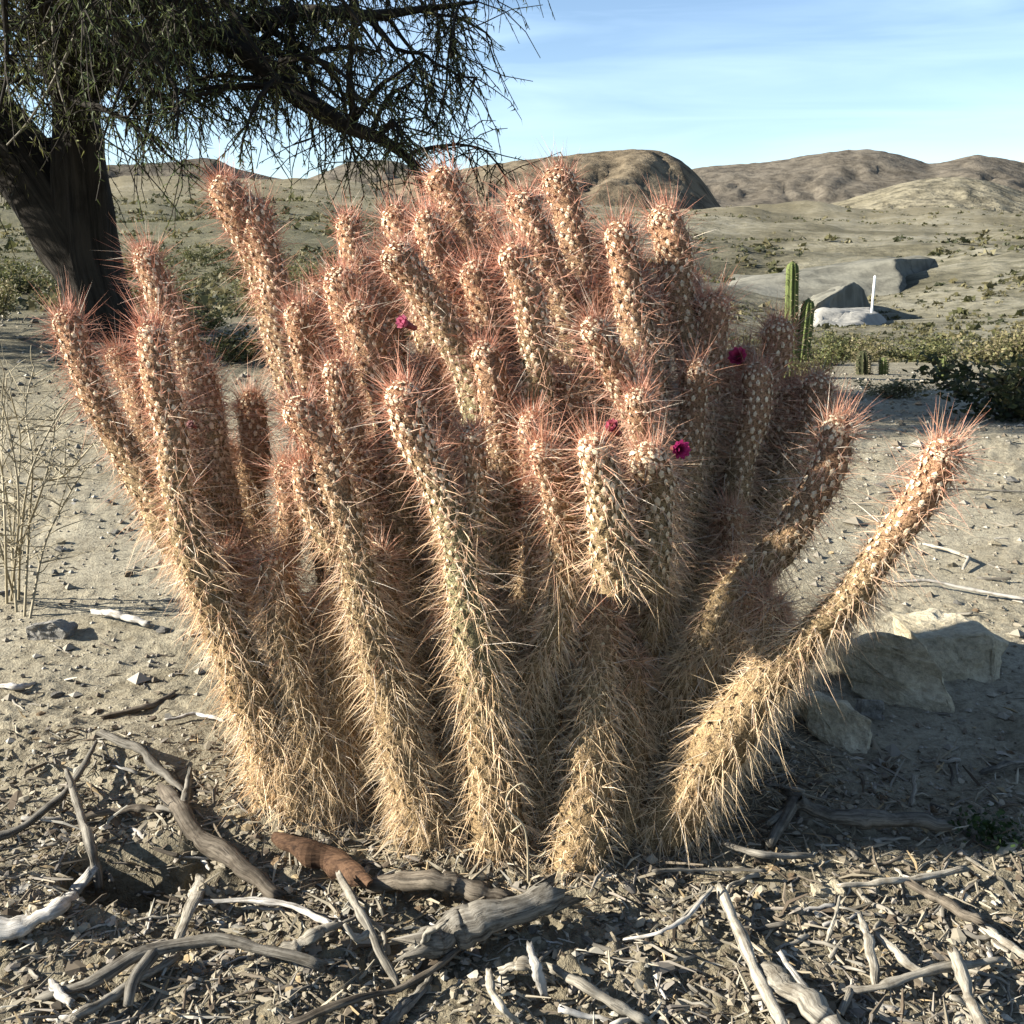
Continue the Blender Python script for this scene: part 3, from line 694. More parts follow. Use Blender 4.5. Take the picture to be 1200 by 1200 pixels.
# ---- flowers
def flower(px, py, Y, size_px, tint, face=(0.0, -1.0, 0.25), closed=0.5):
    c = at(px, py, Y); r = pxm(size_px, Y)
    ax = Vector(face).normalized(); q = ax.to_track_quat('Z', 'Y').to_matrix(); q = np.array(q)
    G = Geo(); tint = np.array(tint)
    for ring, (cnt, op, ln) in enumerate(((9, 0.95, 1.0), (8, 0.6, 1.05), (6, 0.3, 1.0))):
        op = op*(1-closed*0.5)
        for i in range(cnt):
            a = 2*math.pi*(i+0.5*ring)/cnt + random.uniform(-0.2, 0.2); w = r*0.23
            ca, sa = math.cos(a), math.sin(a); pts = []
            for s_, wd in ((0, 0.35), (0.4, 1.0), (0.75, 0.9), (1.0, 0.12)):
                rad = r*(0.18 + op*s_*0.95*ln); z = r*(-0.8 + 1.2*s_*(1.1-op*0.6))
                for sd in (-1, 1):
                    pts.append((ca*rad - sa*w*wd*sd, sa*rad + ca*w*wd*sd, z + 0.1*r*abs(sd)*wd))
            V = np.array(pts)@q.T + c - ROOT
            G.add(V, [[0, 1, 3, 2], [2, 3, 5, 4], [4, 5, 7, 6]], None, tint*random.uniform(0.65, 1.15))
    tubep = np.array([[0, 0, -1.9*r], [0, 0, -1.2*r], [0, 0, -0.6*r]])@q.T + c - ROOT
    f = link('flower', G.mesh('flower', True), M['petal'], cactus); f['label'] = 'small magenta pink flower on a spiny stem'
    G2 = Geo(); G2.tube(tubep, [r*0.25, r*0.3, r*0.38], 8, col=(0.36, 0.10, 0.10)); link('flower_tube', G2.mesh('flower_tube'), M['petal'], f)
flower(471, 377, 1.58, 12, (0.85, 0.24, 0.38), (-0.6, -0.8, 0.4), 0.9)
flower(717, 499, 1.39, 13, (0.90, 0.22, 0.30), (-0.5, -0.8, 0.6), 1.0)
flower(799, 527, 1.40, 13, (0.70, 0.06, 0.26), (0.3, -1, 0.1), 0.4)
flower(864, 417, 1.86, 14, (0.70, 0.08, 0.22), (-0.5, -1, 0.5), 0.7)
flower(223, 497, 1.56, 7, (0.80, 0.45, 0.42), (-0.2, -1, 0.5), 0.9)

# ------------------------------------------------------------------ THE TREE
def build_tree():
    y0 = 8.0; b = on_ground(115, 392); y0 = b[1]
    base = np.array([b[0], b[1], b[2]]); tree = empty('tree', base)
    tag(tree, 'dark spreading tree with thick leaning trunk and drooping fine twigs', 'tree')
    def P(l): return np.array([at(px, py, y0+dy) for px, py, dy in l])
    def limb(name, pts, rpx, sides=14, rough=0.12, seed=0):
        C = catmull(P(pts), 0.06); t = np.linspace(0, 1, len(C))
        r = np.interp(t, np.linspace(0, 1, len(rpx)), [pxm(q, y0) for q in rpx])
        G = Geo(); G.tube(C-base, r, sides, rough, seed); o = link(name, G.mesh(name), M['treebark'], tree); return C, r
    skel = []
    skel.append(limb('trunk', [(135, 425, 0), (122, 370, 0), (105, 310, 0), (97, 240, 0), (93, 170, 0), (92, 90, 0.1), (98, 10, 0.2), (110, -90, 0.3), (130, -190, 0.4)], [44, 36, 32, 28, 24, 23, 20, 16, 11], 18, 0.22, 3))
    skel.append(limb('limb', [(122, 360, 0.05), (90, 290, 0.08), (48, 222, 0.15), (4, 160, 0.25), (-50, 90, 0.4), (-130, 0, 0.2), (-240, -80, 0)], [30, 36, 38, 37, 30, 22, 12], 14, 0.2, 5))
    skel.append(limb('limb', [(94, 110, 0.1), (140, 62, -0.1), (200, 42, -0.4), (255, 44, -0.6), (300, 72, -0.8), (350, 112, -1.0), (400, 145, -1.1), (450, 165, -1.2), (492, 196, -1.2)], [17, 16, 15, 13, 12, 11, 9, 6, 2.5], 10, 0.12, 7))
    skel.append(limb('limb', [(255, 44, -0.6), (310, 22, -0.5), (370, 14, -0.6), (430, 18, -0.7), (500, 10, -0.8), (560, 2, -0.9)], [11, 9, 7, 5, 3, 1.2], 8, 0.12, 8))
    skel.append(limb('limb', [(98, 20, 0.2), (160, -50, 0.6), (260, -90, 1.1), (370, -90, 1.2), (470, -60, 1.0), (530, -20, 0.8)], [18, 15, 12, 9, 6, 2.5], 8, 0.12, 9))
    skel.append(limb('limb', [(93, 150, 0), (70, 90, -0.7), (50, 20, -1.4), (40, -60, -2.2), (60, -120, -2.9)], [18, 15, 12, 9, 5], 8, 0.12, 10))
    skel.append(limb('limb', [(95, 60, 0.1), (150, -10, 0.9), (230, -30, 1.9), (300, -10, 2.6)], [15, 12, 8, 3], 8, 0.12, 11))
    skel.append(limb('limb', [(110, -90, 0.3), (40, -190, 0.2), (-60, -260, 0.2), (-170, -260, 0)], [16, 12, 8, 4], 8, 0.12, 12))
    skel.append(limb('limb', [(130, -190, 0.4), (220, -260, 0.2), (330, -270, -0.2), (420, -220, -0.5)], [12, 9, 6, 3], 8, 0.12, 13))
    skel.append(limb('limb', [(98, 10, 0.2), (130, -60, -0.8), (190, -110, -1.8), (280, -110, -2.6)], [15, 11, 8, 4], 8, 0.12, 14))
    def wlimb(pts, r, seed):
        C = catmull(np.array(pts, float), 0.08); rr = np.interp(np.linspace(0, 1, len(C)), np.linspace(0, 1, len(r)), r)
        G = Geo(); G.tube(C-base, rr, 8, 0.15, seed); link('limb', G.mesh('limb'), M['treebark'], tree); skel.append((C, rr))
    T0 = skel[0][0][int(len(skel[0][0])*0.75)]; T1 = skel[1][0][int(len(skel[1][0])*0.6)]
    wlimb([T0, T0+np.array([0.2, -1.2, 0.5]), T0+np.array([0.5, -2.3, 0.7]), T0+np.array([0.7, -3.3, 0.5])], [.10, .08, .05, .02], 31)
    wlimb([T0, T0+np.array([-0.9, -1.0, 0.5]), T0+np.array([-1.4, -2.2, 0.6]), T0+np.array([-1.6, -3.4, 0.3])], [.10, .08, .05, .02], 32)
    wlimb([T1, T1+np.array([-0.9, -0.6, 0.4]), T1+np.array([-1.9, -0.9, 0.3]), T1+np.array([-2.9, -1.1, -0.5])], [.12, .09, .06, .02], 33)
    wlimb([T1, T1+np.array([-0.9, 0.3, 0.7]), T1+np.array([-2.0, 0.3, 0.6]), T1+np.array([-3.0, 0.2, -0.3])], [.12, .09, .06, .02], 34)
    wlimb([T1, T1+np.array([-0.7, -0.9, 0.0]), T1+np.array([-1.4, -1.3, -0.3]), T1+np.array([-2.0, -1.5, -1.0])], [.10, .07, .05, .02], 35)
    # secondary branches from the limbs, then drooping twigs from both
    rs = np.random.default_rng(5)
    G = Geo(); anchors = []
    for li, (C, r) in enumerate(skel):
        n0 = int(len(C)*(0.62 if li == 0 else 0.42 if li == 1 else 0.14))
        L = np.linalg.norm(np.diff(C, axis=0), axis=1).sum()
        for _ in range(int(L*(9 if li > 1 else 4))):
            i = rs.integers(n0, len(C)); p = C[i]
            d = nrm(np.array([rs.normal(0.15, 0.8), rs.normal(-0.1, 0.7), rs.normal(0.15, 0.45)])); ln = rs.uniform(0.5, 1.3)
            q = [p]; v = d.copy(); n = 9
            for s_ in range(n):
                v = nrm(v + rs.normal(0, 0.16, 3) + np.array([0, 0, -0.10])); q.append(q[-1]+v*ln/n)
            q = np.array(q); G.tube(q-base, np.linspace(min(r[i]*0.5, 0.028), 0.006, len(q)), 5, 0, cap=False)
            anchors += [q[k] for k in range(2, len(q))]
        for i in range(n0, len(C), 2): anchors.append(C[i])
    link('branches', G.mesh('branches'), M['treebark'], tree)
    anchors = np.array(anchors)
    # keep the crown to the drooping outline of the photograph's tree: higher density up and in
    TW = Geo(); LV = Geo(); nl = 0
    NT = 10500
    sel = rs.integers(0, len(anchors), NT)
    lp, ld, ls = [], [], []
    for i in sel:
        p = anchors[i]; ln = rs.uniform(0.15, 0.60)
        v = nrm(np.array([rs.normal(0.18, 0.5), rs.normal(0, 0.5), rs.normal(-0.35, 0.4)])); n = 3; q = [p]
        for s_ in range(n):
            v = nrm(v + rs.normal(0, 0.2, 3) + np.array([0, 0, -0.20])); q.append(q[-1]+v*ln/n)
        q = np.array(q); TW.tube(q-base, np.linspace(0.0050, 0.0024, n+1), 3, 0, cap=False)
        m = rs.integers(10, 20); tt = rs.uniform(0.05, 1, m)*n; k0 = np.minimum(tt.astype(int), n-1)
        lp.append(q[k0] + (q[k0+1]-q[k0])*(tt-k0)[:, None]); ld.append(nrm((q[k0+1]-q[k0])/ln*n*0.6 + rs.normal(0, 0.65, (m, 3)) + np.array([0, 0, -0.45]))); ls.append(rs.uniform(0.025, 0.06, m))
    link('twigs', TW.mesh('twigs'), M['treebark'], tree)['kind'] = 'stuff'
    lp, ld, ls = np.concatenate(lp), np.concatenate(ld), np.concatenate(ls)
    sd = nrm(np.cross(ld, rs.normal(0, 1, lp.shape)))*(ls*0.09)[:, None]
    e = lp + ld*ls[:, None]; mdl = lp + ld*ls[:, None]*0.5
    V = np.stack([lp+sd, e, lp-sd], 1).reshape(-1, 3)-base
    Q = np.arange(len(V)).reshape(-1, 3)
    c = np.repeat(np.array([0.115, 0.125, 0.045])*rs.uniform(0.55, 1.45, (len(lp), 1)), 3, 0)
    c[:, 0] *= 1+0.4*vnoise(V[:, 0]*2, V[:, 2]*2, 5)
    cr_ = link('crown', mesh_np('crown', V, Q, False, c), M['leaf'], tree); cr_['kind'] = 'stuff'
    # bare pale twigs hanging in front of the trunk
    BT = Geo()
    for pts in ([(118, 0, -1.6), (140, 50, -1.6), (160, 85, -1.6), (170, 125, -1.6)], [(150, 70, -1.6), (172, 72, -1.6)],
                [(96, 20, -1.7), (80, 60, -1.7), (62, 95, -1.7), (35, 140, -1.7), (8, 170, -1.7)], [(62, 20, -1.7), (66, 85, -1.7), (78, 132, -1.7)], [(70, 40, -1.7), (40, 60, -1.7), (15, 95, -1.7)]):
        C = catmull(P(pts), 0.05); BT.tube(C-base, np.linspace(0.011, 0.005, len(C)), 5)
    o = link('bare_twigs', BT.mesh('bare_twigs'), M['pale'], tree); o['label'] = 'pale leafless twigs hanging from the tree'
build_tree()

# ------------------------------------------------------------------ shrubs, green cacti, post
def shrub_mesh(name, n, seed, cols, up=0.75, leaf=0.05, stems=9):
    rs = np.random.default_rng(seed); S = Geo(); tips = []
    for _ in range(stems):
        a = rs.uniform(0, 2*math.pi); d = nrm(np.array([math.cos(a)*rs.uniform(.2, 1), math.sin(a)*rs.uniform(.2, 1), up])); q = [np.zeros(3)]
        for s_ in range(6):
            d = nrm(d + rs.normal(0, 0.25, 3)); q.append(q[-1]+d*0.16)
        q = np.array(q); S.tube(q, np.linspace(0.02, 0.006, 7), 4, cap=False); tips += [q[k]+rs.normal(0, 0.05, 3) for k in range(2, 7)]
    tips = np.array(tips); tips[:, 2] = np.maximum(tips[:, 2], 0.05)
    c0 = tips[rs.integers(0, len(tips), n)]; p = c0 + rs.normal(0, 0.085, (n, 3)); p[:, 2] = np.abs(p[:, 2])
    d = nrm(rs.normal(0, 1, (n, 3))+np.array([0, 0, 0.5])); sz = rs.uniform(0.5, 1.2, n)*leaf
    sd = nrm(np.cross(d, rs.normal(0, 1, (n, 3))))*(sz*0.3)[:, None]
    V = np.stack([p, p+d*sz[:, None]*0.5+sd, p+d*sz[:, None], p+d*sz[:, None]*0.5-sd], 1).reshape(-1, 3)
    c = np.array(cols)[rs.integers(0, len(cols), n)]*rs.uniform(0.6, 1.3, (n, 1))
    return S.mesh(name+'_stems'), mesh_np(name+'_leaves', V, np.arange(len(V)).reshape(-1, 4), False, np.repeat(c, 4, 0))
SH = {'dark': shrub_mesh('dark', 2600, 1, [(0.04, 0.05, 0.018), (0.07, 0.075, 0.03), (0.10, 0.085, 0.035)], leaf=0.085, stems=12),
      'olive': shrub_mesh('olive', 2000, 2, [(0.12, 0.13, 0.045), (0.17, 0.16, 0.06), (0.09, 0.10, 0.04)], leaf=0.08),
      'straw': shrub_mesh('straw', 1600, 3, [(0.17, 0.15, 0.07), (0.13, 0.13, 0.05), (0.22, 0.185, 0.10)], leaf=0.09)}
for a, b in SH.values(): a.materials.append(M['brown']); b.materials.append(M['leaf'])
def shrub(px, py, w_px, kind, label, group='shrubs beyond the flat ground', hs=0.8, Y=None):
    if Y is None: g = on_ground(px, py)
    else:
        x = (px-600)/F*1.03*Y; g = np.array([x, Y, float(H(x, Y))])
    s = pxm(w_px, g[1])/1.3
    o = empty('shrub', g - np.array([0, 0, 0.02])); tag(o, label, 'shrub', group)
    o.scale = (s, s, s*hs); o.rotation_euler = (0, 0, random.uniform(0, 6.28))
    link('stems', SH[kind][0], None, o); link('foliage', SH[kind][1], None, o)['kind'] = 'stuff'
shrub(1180, 490, 165, 'dark', 'dark green bush on pale ground right of the small upright cacti', hs=0.75)
shrub(965, 444, 60, 'olive', 'yellow green shrub at the foot of the tall green cactus', Y=17.5)
shrub(1000, 440, 50, 'straw', 'straw coloured shrub just behind the dark stubby cactus', Y=19)
shrub(1062, 438, 60, 'olive', 'low olive shrub between the two small pale columnar cacti', Y=19, hs=0.6)
shrub(1085, 436, 70, 'olive', 'rounded olive shrub behind the small columnar cactus', Y=22, hs=0.7)
shrub(1130, 436, 90, 'straw', 'broad yellowish shrub behind the dark bush', Y=22, hs=0.7)
shrub(1170, 440, 80, 'straw', 'straw coloured shrub touching the top of the dark bush', Y=17, hs=0.8)
shrub(1020, 432, 60, 'straw', 'flat straw coloured shrub on the rim beside the stubby cactus', Y=26, hs=0.6)
shrub(975, 405, 40, 'dark', 'small dark green shrub under the white clay bench', Y=45, hs=0.9)
shrub(940, 460, 60, 'olive', 'olive shrub half hidden behind the upper spiny stems', Y=13)
shrub(1030, 480, 75, 'straw', 'low brown shrub in the shadow behind the right arm of the cactus clump', Y=8.5, hs=0.45)
shrub(18, 372, 60, 'straw', 'yellow green shrub left of the leaning trunk', 'shrubs around the tree', Y=10, hs=1.0)
shrub(250, 392, 70, 'olive', 'bright green low shrub right of the tree trunk', 'shrubs around the tree', Y=9.2, hs=0.6)
shrub(285, 430, 80, 'dark', 'dark shrub between the left stems of the cactus clump', 'shrubs around the tree', Y=7.2, hs=0.7)
shrub(360, 330, 60, 'olive', 'pale olive shrub on the slope behind the left stems', 'shrubs around the tree', Y=26, hs=0.7)
shrub(420, 300, 50, 'dark', 'dark green shrub high on the slope behind the crown', 'shrubs around the tree', Y=40, hs=0.7)
shrub(180, 300, 60, 'dark', 'dark shrub on the slope beside the trunk', 'shrubs around the tree', Y=30, hs=0.7)
for px_, Y_, w_, kd_, lb_ in ((205, 12, 60, 'dark', 'dark shrub on the slope just right of the tree base'), (330, 13, 70, 'olive', 'olive shrub on the slope below the drooping branch'), (300, 22, 46, 'dark', 'dark green shrub halfway up the slope under the crown'),
        (390, 18, 60, 'straw', 'straw coloured shrub on the slope behind the tall left stems'), (450, 28, 44, 'dark', 'small dark shrub on the slope above the crown of the clump'), (255, 45, 34, 'olive', 'small olive shrub far up the slope under the drooping branch'),
        (40, 14, 66, 'olive', 'olive shrub behind the leaning trunk'), (8, 22, 50, 'dark', 'dark shrub on the slope left of the leaning trunk'), (160, 18, 50, 'straw', 'straw coloured shrub close behind the trunk')):
    shrub(px_, 0, w_, kd_, lb_, 'shrubs around the tree', 0.75, Y_)
shrub(840, 470, 50, 'olive', 'green shrub seen between the right hand stems', Y=11)
def scrub():   # uncountable scrub dots on the valley slopes
    rs = np.random.default_rng(12); n = 26000
    y = np.exp(rs.uniform(math.log(11), math.log(800), n)); x = y*rs.uniform(-0.62, 0.62, n)
    dens = fbm(x/np.maximum(y, 1)*9, np.log(y)*6, 77, 3) + 0.06*(x < -0.05*y)
    ok = (dens > -0.12) & ((y > 26) | (x < 0.05*y)); x, y = x[ok], y[ok]; n = len(x); z = H(x, y, False)
    s = rs.gamma(2.2, 0.045, n)*np.clip(y/34, 0.7, 7)+0.03
    pal = np.array([(0.075, 0.075, 0.03), (0.11, 0.10, 0.045), (0.05, 0.055, 0.026), (0.16, 0.14, 0.07)]); VV, CC = [], []
    for K, sel, w0, w1 in ((8, y >= 60, 0.35, 0.65), (18, y < 60, 0.18, 0.32)):
        xs, ys, zs, ss = x[sel], y[sel], z[sel], s[sel]*(1.0 if K == 8 else 1.25); q = len(xs)
        d = nrm(rs.normal(0, 1, (q, K, 3)))*(rs.random((q, K, 1))**0.4); d[..., 2] = np.abs(d[..., 2])*0.75
        c = np.stack([xs, ys, zs-0.02*ss], -1)[:, None] + d*ss[:, None, None]*0.9
        e1 = nrm(rs.normal(0, 1, (q, K, 3))); e2 = nrm(np.cross(e1, rs.normal(0, 1, (q, K, 3)))); w = (ss[:, None]*rs.uniform(w0, w1, (q, K)))[..., None]
        V = np.stack([c+e1*w, c-e1*w*0.5+e2*w*0.6, c-e1*w*0.5-e2*w*0.6], 2).reshape(-1, 3); V[:, 2] = np.maximum(V[:, 2], np.repeat(zs-0.05*ss, K*3))
        VV.append(V); CC.append(np.repeat(pal[rs.integers(0, 4, q)], K*3, 0)*np.repeat(rs.uniform(0.7, 1.25, q*K), 3)[:, None])
    V = np.concatenate(VV); cc = np.concatenate(CC)
    me = mesh_np('scrub', V, np.arange(len(V)).reshape(-1, 3), False, cc)
    o = link('scrub', me, M['leaf']); tag(o, 'scattered low scrub dotting the dry valley slopes', 'scrub', kind='stuff')
scrub()
def columnar(specs, Y, label, px0, py0, group=None, ribs=9, tone=(0.11, 0.14, 0.05)):
    x = (px0-600)/F*1.03*Y; g = np.array([x, Y, float(H(x, Y))])
    o = empty('columnar_cactus', g); tag(o, label, 'cactus', group)
    for pts, rpx in specs:
        P = np.array([at(px, py, Y) for px, py in pts]) - g; P[0, 2] = min(P[0, 2], 0)-0.03
        C = catmull(P, 0.03); m = len(C); r = pxm(rpx, Y); t = np.linspace(0, 1, m)
        L = np.linalg.norm(C-C[-1], axis=1); rr = r*np.sqrt(np.clip(1-(1-np.clip(L/(1.5*r), 0, 1))**2, 0.004, 1))*(0.9+0.1*np.sin(t*3))
        T, U, W = frames(C); ns = ribs*4; ph = np.linspace(0, 2*math.pi, ns, endpoint=False)
        q = rr[:, None]*(1+0.13*np.cos(ribs*ph))[None]
        V = C[:, None]+q[..., None]*(np.cos(ph)[None, :, None]*U[:, None]+np.sin(ph)[None, :, None]*W[:, None])
        idx = np.arange(m*ns).reshape(m, ns); nx = np.roll(idx, -1, 1); Q = np.stack([idx[:-1], nx[:-1], nx[1:], idx[1:]], -1).reshape(-1, 4)
        c = np.array(tone)[None, None]*(1+0.30*np.cos(ribs*ph))[None, :, None]*(1+0.4*fbm(V[..., 0]*6, V[..., 2]*3, 4, 3))[..., None]
        so = link('stem', mesh_np('stem', V.reshape(-1, 3), Q, True, c.reshape(-1, 3)), M['stem'], o)
        rs = np.random.default_rng(int(px0)); n = 420; i = rs.integers(0, m, n); j = rs.integers(0, ribs, n)*4
        p = V[i, j]; nd = nrm(p-C[i]); d = nrm(nd + rs.normal(0, 0.5, (n, 3))); w = nrm(np.cross(d, rs.normal(0, 1, (n, 3))))*0.004; q2 = p + d*(r*rs.uniform(0.25, 0.7, n))[:, None]
        SV = np.stack([p+w, p-w, q2, p+np.cross(d, w)], 1).reshape(-1, 3); SF = (np.array([[0, 1, 2], [1, 3, 2], [3, 0, 2]])[None]+4*np.arange(n)[:, None, None]).reshape(-1, 3)
        tag(link('spines', mesh_np('spines', SV, SF, False, np.repeat(np.array([[0.42, 0.36, 0.22]])*rs.uniform(.6, 1.2, (n, 1)), 4, 0)), M['straw'], so), kind='stuff')
columnar([([(926, 470), (927, 400), (929, 306)], 6.5), ([(934, 470), (940, 420), (948, 350)], 7)], 13.0, 'tall green ribbed columnar cactus with two stems', 930, 455)
columnar([([(1012, 445), (1012, 410)], 7)], 14.0, 'dark stubby columnar cactus on the rim of the flat ground', 1012, 441, 'small columnar cacti on the rim', tone=(0.035, 0.04, 0.02))
columnar([([(1035, 445), (1036, 418)], 4.5)], 14.0, 'small pale green columnar cactus next to the dark stubby one', 1035, 441, 'small columnar cacti on the rim')
columnar([([(1105, 448), (1106, 416)], 6)], 13.6, 'small green columnar cactus next to the dark green bush', 1105, 443, 'small columnar cacti on the rim', tone=(0.10, 0.12, 0.045))
def post():
    Y = 97.0; x = (1003-600)/F*1.03*Y; g = np.array([x, Y, float(H(x, Y))]); t = at(1003, 323, Y)
    m, n, l, b = new_mat('white_paint'); b.inputs['Base Color'].default_value = (0.8, 0.79, 0.75, 1); b.inputs['Roughness'].default_value = 0.6
    G = Geo(); h = t[2]-g[2]
    G.tube([(0, 0, -0.3), (0, 0, h*0.5), (0.03, 0, h*0.985), (0.03, 0, h)], [0.11, 0.10, 0.10, 0.05], 10)
    o = link('post', G.mesh('post'), m); o.location = g; tag(o, 'slim white post standing by the pale clay bench in the valley', 'post')
post()

# ------------------------------------------------------------------ dry weed on the left
def weed(px, py, spec, label):
    g = on_ground(px, py); Y = g[1]; o = empty('dry_weed', g); tag(o, label, 'dry weed')
    rs = np.random.default_rng(px+500); TWg = Geo(); C0 = np.array([0.50, 0.43, 0.29])
    for pts in spec:
        P = np.array([at(a, b, Y + rs.uniform(-0.12, 0.12)) for a, b in pts]) - g; P[0] = P[0]*np.array([1, 1, 0]) + np.array([0, 0, -0.02]) if pts[0][1] > py-40 else P[0]
        C = catmull(P, 0.03); G = Geo(); G.tube(C, np.linspace(0.0038, 0.0018, len(C)), 5, col=C0*rs.uniform(0.7, 1.15))
        link('stalk', G.mesh('stalk'), M['straw'], o)
        for _ in range(26):
            i = rs.integers(len(C)//4, len(C)); v = nrm(np.array([rs.normal(0, 1), rs.normal(0, .7), rs.uniform(0.1, 1.2)])); ln = rs.uniform(0.03, 0.16); q = [C[i]]
            for s_ in range(4): v = nrm(v+rs.normal(0, 0.25, 3)); q.append(q[-1]+v*ln/4)
            TWg.tube(q, np.linspace(0.0018, 0.0009, 5), 3, cap=False, col=C0*rs.uniform(0.7, 1.2))
    link('side_twigs', TWg.mesh('side_twigs'), M['straw'], o)['kind'] = 'stuff'
weed(15, 712, [[(8, 712), (6, 620), (2, 520), (8, 440)], [(14, 714), (16, 620), (24, 520), (12, 460)], [(22, 712), (24, 640), (34, 560), (60, 500), (78, 470)], [(18, 710), (10, 600), (-8, 500)],
               [(26, 710), (34, 620), (38, 540), (30, 480), (40, 430)], [(12, 712), (22, 600), (14, 520), (2, 470)], [(24, 640), (50, 570), (62, 520), (64, 480)], [(34, 560), (70, 560), (110, 520)], [(20, 710), (0, 640), (-20, 560)],
               [(30, 706), (52, 640), (78, 585), (100, 548)]], 'bare straw coloured dry weed with upright branching stalks')

# ------------------------------------------------------------------ rocks
def rock_mesh(name, pts, seed, lvl=3, rough=0.05, scale=1.0):
    bm = bmesh.new()
    for p in pts: bm.verts.new(p)
    bmesh.ops.convex_hull(bm, input=bm.verts[:])
    for v in [v for v in bm.verts if not v.link_faces]: bm.verts.remove(v)
    bmesh.ops.triangulate(bm, faces=bm.faces[:])
    sz = max((v.co.length for v in bm.verts))
    bmesh.ops.bevel(bm, geom=bm.edges[:], offset=sz*0.02, segments=1, affect='EDGES', profile=0.5)
    bmesh.ops.triangulate(bm, faces=bm.faces[:])
    for _ in range(lvl): bmesh.ops.subdivide_edges(bm, edges=[e for e in bm.edges if e.calc_length() > sz*0.10], cuts=1, use_grid_fill=True)
    bmesh.ops.triangulate(bm, faces=bm.faces[:])
    bm.normal_update()
    co = np.array([v.co for v in bm.verts]); no = np.array([v.normal for v in bm.verts])
    k = 1/sz
    d = fbm(co[:, 0]*k*3+seed, co[:, 2]*k*3+co[:, 1]*k*2, seed, 4)*rough*2 + fbm(co[:, 0]*k*2, co[:, 2]*k*9+co[:, 1]*k, seed+3, 2)*rough*0.8
    co2 = co + no*(d*sz)[:, None]
    for v, c in zip(bm.verts, co2): v.co = c
    me = bpy.data.meshes.new(name); bm.to_mesh(me); bm.free(); return me
def rock_px(front, Y, thick, mat, label, seed, top_in=0.6, group=None):
    """front face outline in pixels at depth Y (lowest point meets the soil), carried back by thick metres"""
    P = [at(px, py, Y + dy) for px, py, dy in front]
    lowest = min(P, key=lambda p: p[2]); g = np.array([np.mean([p[0] for p in P]), Y+thick*0.4, 0]); g[2] = float(H(g[0], g[1]))
    pts = [Vector(p-g) for p in P]
    c = np.mean(P, axis=0)
    for p in P:
        q = c + (p-c)*0.85; q = q + np.array([0, thick, 0]); q[2] = (q[2]-g[2])*top_in + g[2] if q[2] > g[2] else q[2]
        pts.append(Vector(q-g))
    zmin = min(p.z for p in pts); dz = -0.012 - zmin
    for p in pts[:]:
        if p.z < zmin+0.03: pts.append(Vector((p.x*0.9, p.y, -0.03)))
    me = rock_mesh('boulder', pts, seed); o = link('boulder', me, mat); o.location = g; tag(o, label, 'rock', group)
rock_px([(988, 760, .04), (1040, 742, .02), (1078, 748, 0), (1108, 790, -.03), (1118, 846, -.05), (1066, 826, -.02), (1000, 812, .02)], 2.02, 0.14, M['rock'], 'pointed olive brown slab leaning in the shade beside a squarer block', 4)
rock_px([(1072, 746, .03), (1120, 738, .05), (1166, 744, .03), (1182, 754, .05), (1166, 824, 0), (1120, 830, 0), (1085, 822, .02)], 2.12, 0.20, M['rock'], 'blocky brown boulder with a flat top and a pale end face', 7, 0.9)
rock_px([(945, 818, .03), (985, 822, .03), (1024, 845, 0), (1022, 870, 0), (1012, 912, -.04), (985, 880, -.01), (958, 858, .01), (944, 850, .02)], 1.80, 0.12, M['rock'], 'wedge shaped olive rock in the shade close to the cactus', 9)
rock_px([(1010, 818, 0), (1035, 822, 0), (1036, 838, 0), (1008, 838, 0)], 1.93, 0.04, M['rockg'], 'small grey stone between the wedge rock and the slab', 12)
rock_px([(316, 1010, .0), (345, 1018, 0), (366, 1036, -.01), (345, 1048, -.01), (322, 1040, 0)], 1.385, 0.05, M['rocko'], 'orange and pink stone under the curl of red bark', 14)
rock_px([(955, 1046, 0), (990, 1046, 0), (1000, 1078, 0), (975, 1092, 0), (953, 1080, 0)], 1.33, 0.05, M['rock'], 'olive stone at the edge of the cactus shadow', 16)
rock_px([(310, 1165, 0), (340, 1160, 0), (362, 1180, 0), (345, 1200, 0), (315, 1192, 0)], 1.235, 0.04, M['rocko'], 'flat tan stone in the litter by the bottom branches', 18)
rock_px([(30, 735, 0), (60, 728, 0), (78, 742, 0), (66, 760, 0), (34, 758, 0)], 2.35, 0.08, M['rockg'], 'rounded dusty clod on the bare soil near the dry weed', 20)
rock_px([(55, 595, 0), (92, 592, 0), (96, 612, 0), (58, 616, 0)], 3.6, 0.15, M['rockg'], 'dusty grey stone on the bare ground behind the dry weed', 23)
rock_px([(0, 1050, 0), (30, 1046, 0), (40, 1066, 0), (10, 1076, 0)], 1.34, 0.05, M['rockg'], 'grey stone lying behind the white bleached branch', 26)

